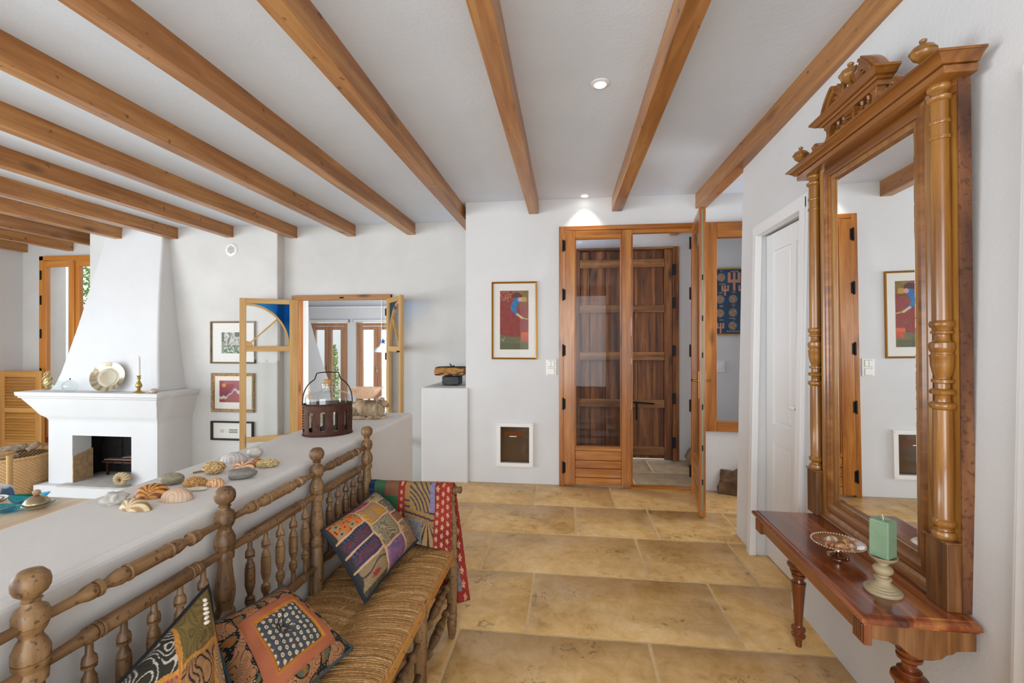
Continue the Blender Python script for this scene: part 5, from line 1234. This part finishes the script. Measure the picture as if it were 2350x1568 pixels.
# ammonite on the hearth
cx, cy, cz = -4.545, 4.19, -.12
e = empty('ammonite', (cx, cy, -.196), 'large ribbed beige ammonite fossil on the hearth slab', 'fossil')
M_amm = painted('fossil_stone', .8, .3, 60)
def amm(u, v):
    a = u*2*PI*1.35; R_ = .062-.028*u; r = (.042-.020*u)*(1+.10*math.sin(u*150)); b_ = v*2*PI
    return (cx+(R_+r*math.cos(b_))*math.cos(a), cy-.02+r*math.sin(b_)*.8-.01*u, cz+(R_+r*math.cos(b_))*math.sin(a)*.80)
obj('coil', MB().grid(260, 16, amm, col=lambda u, v: mixc(L('d8c39c'), L('8c7450'), (math.sin(u*150)+1)/2*.8)), M_amm, e, smooth=60)
# charred boards on the grate
for i, (a, b_, z) in enumerate((((-5.12, 4.53), (-4.42, 4.50), -.022), ((-4.98, 4.585), (-4.44, 4.585), -.018), ((-4.9, 4.54), (-4.45, 4.59), .004))):
    A_, B_ = Vector((*a, z)), Vector((*b_, z+.012)); d_ = (B_-A_).normalized(); s_ = d_.cross(Vector((0, 0, 1)))*.035; u_ = Vector((0, 0, .013))
    o = obj('charred_board', MB().loft([[A_-s_, A_+s_, A_+s_+u_, A_-s_+u_], [B_-s_, B_+s_, B_+s_+u_, B_-s_+u_]]), wood('burnt_board', '4a3c34', '7a685a', '9a8a7a', 'X', 1, .9) if i == 0 else bpy.data.materials['burnt_board'], None, bevel=.003, origin=tuple(A_))
    tag(o, ('longest grey charred board lying across the front of the fire grate', 'grey charred board behind the front board on the fire grate', 'grey charred board lying on top, slanting towards the back of the fire grate')[i], 'board', 'charred boards on the fire grate')
# ================================================================ wicker basket with firewood
bxc, byc = -5.93, 4.20
e = empty('wicker_basket', (bxc, byc, -.33), 'large round plaited straw basket filled with firewood, left of the fireplace', 'basket')
M_wick = painted('plaited_straw', .8, .4, 120)
def wk(u, v):
    a = u*2*PI; row = v*24; f = row-math.floor(row); rr = .30+.045*math.sin(v*2.2); tw = math.sin(a*56+(math.floor(row) % 2)*PI)
    r = rr+.010*math.sin(PI*f)+.003*tw*math.sin(PI*f); z = -.328+.40*v+.004*tw*math.cos(PI*f*2)
    return (bxc+r*math.cos(a), byc+r*math.sin(a)*.9, z)
def wkc(u, v):
    a = u*2*PI; row = v*24; f = row-math.floor(row); t = (math.sin(a*56+(math.floor(row) % 2)*PI)+1)/2
    return mixc(L('6e4c28'), mixc(L('dcb888'), L('c49c68'), t), math.sin(PI*f)**.5)
obj('weave', MB().grid(504, 144, wk, col=wkc), M_wick, e, smooth=70, solid=.01)
obj('rim', MB().tube([(bxc+.345*math.cos(k*PI/24), byc+.31*math.sin(k*PI/24), .078) for k in range(48)], .016, 8, closed=True), flat('straw_rim', 'c69c64', .8, nz=.3, nscale=90, b=.5), e, smooth=60)
for k, aa in enumerate((-1.9, -1.05)):
    pts = [(bxc+(.338+.012)*math.cos(aa+.22*s_), byc+(.32)*math.sin(aa+.22*s_), z) for s_, z in ((-.3, -.30), (-.2, -.1), (0, .08), (.12, .12), (.2, .1))]
    obj('handle_strap', MB().tube(pts, .013, 8), flat('strap_straw', 'b8905c', .8, nz=.25, nscale=60) if k == 0 else bpy.data.materials['strap_straw'], e, smooth=60)
hp = [(bxc-.05+.09*math.cos(a), byc-.27, .08+.07*math.sin(a)) for a in [PI*i/12 for i in range(13)]]
obj('loop_handle', MB().tube([(x_+.10, y_, z_) for x_, y_, z_ in hp], .008, 8), bpy.data.materials['strap_straw'], e, smooth=60)
M_bark = flat('bark', '94806a', .9, nz=.45, nscale=30, b=.7); M_cut = flat('cut_wood_end', 'c09a70', .8, nz=.2, nscale=40)
logs = [((-6.12, 4.16, .095), (-6.02, 4.30, .10), .036), ((-6.02, 4.02, .10), (-5.86, 4.06, .105), .032), ((-5.88, 4.10, .155), (-5.76, 4.24, .17), .042), ((-6.0, 4.32, .13), (-5.84, 4.36, .13), .038), ((-5.78, 4.02, .10), (-5.70, 4.12, .105), .030), ((-6.18, 4.05, .09), (-6.10, 4.10, .09), .03), ((-5.70, 4.20, .14), (-5.66, 4.28, .21), .030)]
for i, (a, b_, r) in enumerate(logs):
    A_, B_ = Vector(a), Vector(b_); mb = MB().lathe(A_, B_, [(0, r*.9), (.03, r), (.3, r*.94), (.6, r*1.05), (.97, r), (1, r*.9)], 12)
    lg = empty('firewood_log', tuple(A_), ('pale split log lying left of the others in the straw basket', 'grey log at the front of the straw basket', 'thick pale cut log on top of the straw basket', 'log at the back of the straw basket', 'short log against the right rim of the straw basket', 'log at the far left of the straw basket', 'greenish knotty log standing up at the right of the straw basket')[i], 'log', 'firewood in the straw basket')
    obj('bark', mb, M_bark, lg, smooth=50); d_ = (B_-A_).normalized()
    obj('cut_end', MB().lathe(A_-d_*.002, A_, [(0, r*.85), (1, r*.88)], 12), M_cut, lg)
# ================================================================ dining table, chair and things on it
e = empty('dining_table', (-3.1, 1.5, -.33), 'long pale wooden table in the lower room, beyond the low white wall', 'table')
M_tt = wood('pale_table_top', 'bfa07c', 'd9bf9c', 'e8d4b8', 'Y', .7, .35, coat=.2, contrast=.15)
for i in range(5):
    a = -3.95+i*.34; obj('plank', MB().box((a, .35, .385), (a+.3385, 2.245, .42)), M_tt, e, bevel=.003)
for x in (-3.85, -2.45):
    for y in (.45, 2.1): obj('leg', MB().box((x-.035, y-.035, -.33), (x+.035, y+.035, .385)), M_pale, e, bevel=.005)
obj('apron', MB().box((-3.85, 2.12, .30), (-2.45, 2.15, .385)), M_palex, e)
e = empty('armchair', (-4.25, 2.78, -.33), 'light wooden armchair with a blue and white cloth cushion beyond the table', 'chair')
for x in (-4.80, -4.23):
    for y in (2.45, 3.0): obj('leg', MB().lathe((x, y, -.33), (x, y, .43 if y < 2.6 else .43), [(0, .015), (.4, .02), (.9, .018), (1, .02)], 12), M_pale, e, smooth=50)
    obj('arm', MB().lathe((x-.03, 2.42, .44), (x+.02, 3.02, .45), [(0, .014), (.1, .016), (.5, .013), (.9, .016), (.97, .014), (1, .006)], 14), M_pale, e, smooth=50)
    obj('arm_strut', MB().tube([(x, 2.75, .44), (x+.01, 2.73, .30), (x, 2.7, .10)], [.009, .013, .010], 10), M_pale, e, smooth=50)
obj('seat_frame', MB().box((-4.82, 2.42, .04), (-4.21, 3.02, .09)), M_palex, e, bevel=.008)
def colD(d, p):
    x = p.x; q = abs(x)/.25
    if q > .82 or q < .28: return L('c9d2de') if noise.noise(p*46) > .34 else L('2a3f63')
    return L('d6d6d4') if q < .72 else L('4a6a94')
e = empty('cloth_covered_chair', (-3.90, 2.55, -.33), 'low chair with a blue and white patterned cloth back beyond the table', 'chair')
blob('backrest', (-3.90, 2.62, .19), (.205, .07, .165), 0, 50, .05, mat=M_cloth, nu=90, nv=50, fn=lambda d, th, ph: 1/max(abs(d.x), abs(d.y), abs(d.z))**.55, colfn=colD, parent=e)
blob('seat', (-3.90, 2.44, .02), (.20, .16, .05), 0, 51, .04, mat=M_cloth, nu=40, nv=20, fn=lambda d, th, ph: 1/max(abs(d.x), abs(d.y), abs(d.z))**.55, colfn=lambda d, p: L('d6d6d4'), parent=e)
for x in (-4.08, -3.72):
    for y in (2.30, 2.66): obj('leg', MB().lathe((x, y, -.33), (x, y, .02), [(0, .014), (1, .02)], 10), M_pale, e, smooth=50)
tx, ty = -2.775, 2.085
e = empty('brass_covered_dish', (tx, ty, .42), 'lidded brass and silver butter dish with a rose knob on the pale table', 'dish')
obj('saucer', MB().lathe((tx, ty, .42), (tx, ty, .445), [(0, .030), (.1, .035), (.5, .055), (1, .073), (.9, .070), (.5, .04), (.45, .002)], 36), flat('silver_saucer', 'cfcabb', .2, 1), e, smooth=45)
obj('lid', MB().lathe((tx, ty, .443), (tx, ty, .492), [(0, .052), (.1, .055), (.3, .052), (.6, .042), (.85, .024), (1, .010)], 32), flat('brass_lid', 'a8987a', .3, 1), e, smooth=50)
obj('knob', MB().lathe((tx, ty, .490), (tx, ty, .518), [(0, .008), (.3, .016), (.6, .018), (.85, .014), (1, .006)], 14), flat('rose_knob', 'b89474', .5, nz=.3, nscale=120), e, smooth=40)
def leafbowl(nm, lab, x, y, r, h, sx, rz, mat, seed):
    R_ = Matrix.Translation((x, y, .4205)) @ Matrix.Rotation(rz, 4, 'Z'); mb = MB()
    def f(u, v):
        a = u*2*PI; q = v; rr = r*(.35+.65*q)*(1+.16*q*math.cos(a)); z = h*q**2.2*(1+.25*math.cos(2*a+seed)*q)
        return R_ @ Vector((rr*math.cos(a)*sx, rr*math.sin(a), z+.001))
    mb.grid(48, 10, f); mb.add([R_ @ Vector((r*.35*math.cos(2*PI*k/48)*sx*1.0, r*.35*math.sin(2*PI*k/48), .001)) for k in range(48)], [tuple(range(48))])
    o = obj(nm, mb, mat, None, smooth=60, solid=.004, origin=(x, y, .42)); return tag(o, lab, 'bowl')
leafbowl('turquoise_bowl', 'turquoise glass leaf-shaped bowl left of the lidded brass dish', -2.925, 2.15, .070, .036, 1.2, .4, M_turq, 0)
leafbowl('small_glass_bowl', 'small clear turquoise glass bowl in front of the larger turquoise bowl', -2.865, 2.015, .045, .030, 1.15, .2, glassmat('pale_turquoise_glass', (.15, .72, .85), 2), 1)
e = empty('side_plate', (-3.16, 2.12, .42), 'white plate with a dark patterned rim at the left edge of the table', 'plate')
obj('plate', MB().lathe((-3.16, 2.12, .42), (-3.16, 2.12, .434), [(0, .05), (.2, .055), (1, .095), (.9, .093), (.3, .052), (.28, .002)], 36), M_plast, e, smooth=45)
obj('rim_pattern', MB().tube([(-3.16+.075*math.cos(k*PI/12), 2.12+.075*math.sin(k*PI/12), .4305) for k in range(24)], .003, 6, closed=True), flat('plum_glaze', '5a2c38', .4), e)
# ================================================================ glazed doors with stained corners (to the garden room)
d = empty('door_5', (-2.46, 4.79, -.33), kind='structure')
for a, b_ in ((-3.02, -2.975), (-1.945, -1.90)): obj('jamb', MB().box((a, 4.765, -.33), (b_, 4.86, 1.815)), M_door if a < -3 else M_pale, d, bevel=.004)
obj('head', MB().box((-3.05, 4.755, 1.762), (-1.90, 4.86, 1.815)), wood('brown_head_rail', '94602c', 'a8743c', 'be8c52', 'X', 1, .5, knots=.6), d, bevel=.004)
obj('hook', MB().box((-2.48, 4.745, 1.775), (-2.44, 4.757, 1.79)), M_black, d)
def gleaf(px, py, ang, wid, mirror, hinge_side):
    T = Matrix.Translation((px, py, 0)) @ Matrix.Rotation(ang, 4, 'Z')
    Lf = empty('door_leaf', (0, 0, 0)); Lf.parent = d; Lf.matrix_basis = Matrix.Translation(d.location).inverted() @ T
    def O(nm, mb, mat, **k): o = obj(nm, mb, mat, **k); o.parent = Lf; return o
    s_ = .062; zt, zb = 1.765, -.31; th = .019
    O('stile', MB().box((0, -th, zb), (s_+.02, th, zt)), M_pale, bevel=.004); O('stile', MB().box((wid-s_, -th, zb), (wid, th, zt)), M_pale, bevel=.004)
    x0, x1 = s_+.02, wid-s_; zm = 1.222; fz = .245
    for z0, z1 in ((zt-.055, zt), (zm-.03, zm+.028), (fz-.03, fz+.025), (zb, zb+.09)): O('rail', MB().box((x0, -th, z0), (x1, th, z1)), M_palex, bevel=.004)
    z0, z1 = zm+.028, zt-.055; wx_, hz = x1-x0, z1-z0
    ax_ = x1  # arch centre at the free side, bottom
    pts_o = []; pts_i = []; nA = 20
    for i in range(nA+1):
        a = PI/2*i/nA; pts_o.append((ax_-wx_*math.cos(a), z0+hz*math.sin(a))); pts_i.append((ax_-(wx_-.022)*math.cos(a), z0+(hz-.022)*math.sin(a)))
    mb = MB(); rings = [[(p[0], -th*.8, p[1]), (p[0], th*.8, p[1]), (q[0], th*.8, q[1]), (q[0], -th*.8, q[1])] for p, q in zip(pts_o, pts_i)]; mb.loft(rings); O('arched_bar', mb, M_pale, smooth=35)
    a = math.radians(42); p0 = Vector((ax_-.05*math.cos(a), 0, z0+.05*math.sin(a))); p1 = Vector((ax_-(wx_-.015)*math.cos(a), 0, z0+(hz-.015)*math.sin(a))); dd = (p1-p0).normalized(); nn = dd.cross(Vector((0, 1, 0)))*.008; yy = Vector((0, th*.6, 0))
    O('diagonal_bar', MB().loft([[p-nn-yy, p+nn-yy, p+nn+yy, p-nn+yy] for p in (p0, p1)]), M_pale)
    O('quarter_boss', MB().prism([(ax_, z0)]+[(ax_-.065*math.cos(PI/2*i/8), z0+.055*math.sin(PI/2*i/8)) for i in range(9)], 'y', -th*.8, th*.8), M_palex, bevel=.003)
    blue = [(x0, z1)]+[(p[0], p[1]) for p in pts_o]; vs = [(p[0], 0, p[1]) for p in blue]
    O('blue_pane', MB().add(vs, [tuple(range(len(vs)))]), M_blue)
    clr = [(ax_, z0)]+[(p[0], p[1]) for p in pts_i]; O('pane', MB().add([(p[0], 0, p[1]) for p in clr], [tuple(range(len(clr)))]), M_glass)
    O('pane', MB().box((x0, -.002, fz+.025), (x1, .002, zm-.03)), M_glass); O('lower_pane', MB().box((x0, -.002, zb+.09), (x1, .002, fz-.03)), M_glass)
    for z in (1.62, 1.14, .42):
        mb = MB().lathe((0, -.024, z-.04), (0, -.024, z+.04), [(0, .004), (.1, .008), (.9, .008), (1, .004)], 8)
        O('hinge', mb, M_black)
    if mirror: O('knob', MB().lathe((wid-.02, -th, 1.20), (wid-.02, -th-.03, 1.20), [(0, .006), (.6, .006), (.8, .012), (1, .008)], 10), M_black)
def legrot(a, b_): return math.atan2(b_[1]-a[1], b_[0]-a[0])
A_, B_ = (-2.985, 4.77), (-3.462, 4.475); gleaf(A_[0], A_[1], legrot(A_, B_), .562, False, 0)
A_, B_ = (-1.935, 4.77), (-1.625, 4.365); gleaf(A_[0], A_[1], legrot(A_, B_), .515, True, 1)
# ================================================================ garden room beyond
struct('wall_garden_north', MB().slab('y', 7.5, 7.75, (-5.1, -1.2), (-.45, 2.2), [(-4.47, -3.775, -.30, 1.64), (-3.61, -2.85, -.30, 1.64)]), M_wall)
struct('wall_garden_west', MB().box((-5.2, 5.04, -.4), (-5.0, 7.7, 2.2)), M_wall); struct('wall_garden_east', MB().box((-1.35, 5.04, -.4), (-1.2, 7.7, 2.2)), M_wall)
struct('trim_4', MB().box((-5.0, 5.04, 2.02), (-1.3, 7.5, 2.2)), M_ceil)
struct('trim_5', MB().box((-4.42, 7.40, 1.872), (-1.3, 7.5, 1.90)), M_white)
M_gw = wood('weathered_window_wood', '96684a', 'b08262', 'c49c7c', 'Z', 1, .5)
for nm, a, b_ in (('window_3', -4.465, -3.78), ('window_6', -3.605, -2.855)):
    w = empty(nm, ((a+b_)/2, 7.5, -.3), kind='structure')
    obj('window_frame', MB().slab('y', 7.49, 7.56, (a, b_), (-.3, 1.62), [(a+.05, b_-.05, -.25, 1.57)]), M_gw, w, bevel=.005)
    m_ = (a+b_)/2
    casement(w, a+.052, m_-.004, 7.51, -.24, 1.565, .062, M_gw, M_gw); casement(w, m_+.004, b_-.052, 7.51, -.24, 1.565, .062, M_gw, M_gw)
    obj('window_handle', MB().lathe((m_, 7.482, .86), (m_, 7.455, .86), [(0, .018), (.4, .016), (.5, .007), (1, .007)], 10).tube([(m_, 7.458, .86), (m_+.01, 7.452, .82), (m_+.012, 7.452, .77)], .008, 8), M_steel, w)
    e = empty('roller_blind', (m_, 7.47, 1.62), 'rolled-up white blind above the %s garden room window' % ('left' if nm == 'window_3' else 'right'), 'blind')
    obj('roll', MB().lathe((a-.03, 7.46, 1.655), (b_+.05, 7.46, 1.655), [(0, .022), (1, .022)], 16), M_plast, e, smooth=50)
    obj('end_bracket', MB().box((b_+.045, 7.44, 1.63), (b_+.055, 7.50, 1.68)), M_steel, e)
# curving white hood in the garden room
e = empty('garden_room_hood', (-4.2, 6.2, -.33), 'white plastered tapering hood seen through the glazed doorway, left of the garden room windows', 'fireplace')
hp = [(.40, -3.36), (.75, -3.41), (1.0, -3.50), (1.3, -3.60), (1.64, -3.70), (2.02, -3.74)]
obj('hood', MB().loft([[(-4.6, 6.2, z), (x, 6.2, z), (x-.45, 6.8, z), (-4.6, 6.8, z)] for z, x in hp]), M_wall, e)
obj('body', MB().box((-4.6, 6.2, -.33), (-3.36, 6.4, .40)), M_wall, e)
o = blob('driftwood_sculpture', (-3.36, 5.55, .20), (.10, .10, .55), 0, 60, .25, 2.6, M_carv, 22, 20, flatb=-.53); tag(o, 'tall rough beige wooden sculpture just inside the doorway on the left', 'sculpture')
e = empty('round_table', (-2.85, 6.15, -.33), 'pale round table in the garden room behind the carved ram', 'table')
M_paint = flat('pale_table_paint', 'cbbca6', .5, nz=.08)
obj('table_top', MB().lathe((-2.75, 6.15, .36), (-2.75, 6.15, .40), [(0, .44), (.2, .47), (1, .47)], 48), M_paint, e, smooth=40); obj('pedestal', MB().lathe((-2.75, 6.15, -.33), (-2.75, 6.15, .36), [(0, .22), (.05, .2), (.12, .06), (.8, .05), (1, .1)], 20), M_paint, e, smooth=50)
e = empty('wooden_trough', (-2.80, 6.1, .40), 'pale wooden trough on two brass legs on the round table', 'bowl')
ring = lambda z, a, b_: [(-2.80+s*a, 6.1+t*b_, z) for s, t in ((-1, -1), (1, -1), (1, 1), (-1, 1))]
obj('trough', MB().loft([ring(.50, .10, .05), ring(.655, .215, .12), ring(.655, .195, .10), ring(.53, .09, .04)]), flat('trough_wood', 'c2a286', .6, nz=.15), e, bevel=.004)
for x in (-2.87, -2.75): obj('leg', MB().lathe((x, 6.1, .40), (x, 6.1, .51), [(0, .02), (.1, .02), (.2, .013), (.85, .013), (1, .018)], 14), M_brass, e, smooth=50)
for i, (x, y, c, r, z, lab) in enumerate(((-2.50, 6.0, 'd8d8da', .10, .40, 'white cloth-covered bowl beside the trough on the round table'), (-2.40, 6.2, '9c5a34', .07, .40, 'terracotta pot at the right of the round table'), (-2.42, 6.28, '3f8a72', .04, .47, 'small green bottle behind the terracotta pot'))):
    o = obj(('lidded_bowl', 'terracotta_pot', 'green_bottle')[i], MB().lathe((x, y, z), (x, y, z+r*1.5), [(0, r*.5), (.3, r*.9), (.6, r), (.9, r*.6), (1, r*.3)], 20), flat('pot%d' % i, c, .4), None, smooth=50, origin=(x, y, z)); tag(o, lab, ('bowl', 'pot', 'bottle')[i])
def dchair(x, y, rz, lab):
    e = empty('bentwood_chair', (x, y, -.33), lab, 'chair', rot=(0, 0, rz))
    def O(nm, mb): o = obj(nm, mb, M_paint, smooth=50); o.parent = e
    O('seat', MB().lathe((0, 0, .43), (0, 0, .46), [(0, .19), (.3, .21), (1, .21)], 28))
    for a, b_ in ((-.15, -.15), (.15, -.15), (-.15, .15), (.15, .15)): O('leg', MB().lathe((a*1.15, b_*1.15, 0), (a, b_, .43), [(0, .012), (1, .018)], 10))
    O('backrest', MB().tube([(-.19, .17, .45), (-.2, .2, .66), (-.12, .23, .78), (0, .24, .81), (.12, .23, .78), (.2, .2, .66), (.19, .17, .45)], .018, 10))
    O('back_splat', MB().box((-.05, .205, .46), (.05, .225, .79)))
dchair(-3.05, 5.62, PI, 'pale curved-back chair in front of the round table, left one'); dchair(-2.45, 5.60, PI*.95, 'pale curved-back chair in front of the round table, right one')
e = empty('hanging_star', (-2.86, 6.85, 1.22), 'small blue star ornament hanging in the right garden room window', 'ornament')
sp = [(-2.86+(.055 if k % 2 == 0 else .022)*math.sin(k*PI/5), 1.30+(.055 if k % 2 == 0 else .022)*math.cos(k*PI/5)) for k in range(10)]
obj('star', MB().prism(sp, 'y', 6.845, 6.855), flat('blue_enamel', '1f5a9c', .3), e); obj('thread', MB().tube([(-2.86, 6.85, 1.35), (-2.86, 6.85, 2.02)], .0015, 5), M_black, e)
e = empty('pendant_lamp', (-2.78, 6.6, 1.05), 'small white pendant lamp shade hanging beside the blue star', 'lamp')
obj('shade', MB().lathe((-2.78, 6.6, 1.27), (-2.78, 6.6, 1.14), [(0, .015), (.3, .03), (.6, .09), (.95, .11), (1, .108), (.9, .10), (.6, .07)], 24), M_white, e, smooth=50); obj('cord', MB().tube([(-2.78, 6.6, 1.27), (-2.78, 6.6, 2.02)], .003, 6), M_white, e)
# ================================================================ outside
struct('trim_6', MB().box((-30, 7.75, -.6), (12, 30, -.42)), flat('gravel', 'cfc6b4', .9, nz=.2))
o = struct('trim_7', MB().box((-40, 5.6, -.6), (-7.4, 7.76, -.42)), bpy.data.materials['gravel'])
struct('wall_garden_terrace', MB().box((-9.4, 6.4, -.45), (-7.94, 6.6, 3.3)), M_wall)
struct('wall_garden_far', MB().box((-6.6, 9.3, -.45), (-4.62, 9.5, 3.4)), M_wall)
M_leaf = flat('foliage_green', '6f8f3e', .6, nz=.5, nscale=3); M_leaf2 = flat('foliage_light', '9ab05c', .6, nz=.4, nscale=3)
def shrub(nm, x, y, r, h, n, mat, lab, z0=-.42):
    e = empty(nm, (x, y, z0), lab, 'shrub'); mb = MB()
    for i in range(n):
        a = random.uniform(0, 6.28); q = random.random()**.5; z = z0+.15+random.random()*h; w_ = r*(.45+.55*math.sin(PI*min(1, (z-z0)/(h+.15))))
        c = Vector((x+w_*q*math.cos(a), y+w_*q*math.sin(a), z)); d1 = Vector((random.gauss(0, 1), random.gauss(0, 1), random.gauss(0, 1))).normalized(); d2 = d1.orthogonal().normalized(); s = random.uniform(.025, .05)
        mb.add([c-d1*s, c+d2*s*.4, c+d1*s, c-d2*s*.4], [(0, 1, 2, 3)])
    obj('foliage', mb, mat, e, kind='stuff')
    mb = MB()
    for k in range(6): a = k*1.05; mb.tube([(x, y, z0), (x+r*.2*math.cos(a), y+r*.2*math.sin(a), z0+h*.4), (x+r*.5*math.cos(a), y+r*.5*math.sin(a), z0+h*.85)], [.03, .018, .006], 6)
    obj('branches', mb, M_bark, e, smooth=60)
shrub('garden_shrub', -9.3, 7.9, .8, 3.4, 5200, M_leaf, 'dark green shrub outside the window beside the chimney, behind the white terrace wall')
shrub('climbing_bush', -4.69, 8.7, .13, 1.5, 700, M_leaf2, 'light green bush outside the left garden room window')

# ---------------------------------------------------------------- sub-parts: pieces that belong to a part
def nest(child_stem, part_stem):
    st = lambda o: o.name.split('.')[0]
    for p in [o for o in bpy.data.objects if st(o) == part_stem and o.parent is not None]:
        pass
    roots = {}
    for o in bpy.data.objects:
        if o.parent is not None and st(o) in (child_stem, part_stem): roots.setdefault(o.parent.name, ([], []))[0 if st(o) == child_stem else 1].append(o)
    for kids, parts in roots.values():
        if not kids or not parts: continue
        kids.sort(key=lambda o: o.name); parts.sort(key=lambda o: o.name)
        for i, k in enumerate(kids):
            p = parts[min(i*len(parts)//len(kids), len(parts)-1)]; k.location = k.location-p.location; k.parent = p
for a, b in (('fluting', 'fluted_block'), ('tack', 'front_batten'), ('carving', 'centre_panel'), ('cork', 'bottle'), ('rivet', 'caddy'), ('beaded_rim', 'dish'), ('knob', 'lid'), ('wick', 'wax'), ('horn', 'head'),
             ('muzzle', 'head'), ('scroll_boss', 'scroll_bracket'), ('arch_bead', 'pediment_arch'), ('carved_leaf', 'carved_leaf_panel'), ('frayed_straw', 'rush_weave'), ('rim_pattern', 'plate'), ('inner_slip', 'frame'), ('cut_end', 'bark'), ('column_cap', 'column_block'), ('cowrie', 'front_cover'), ('magnet_bar', 'flap'), ('twig_stub', 'block')): nest(a, b)
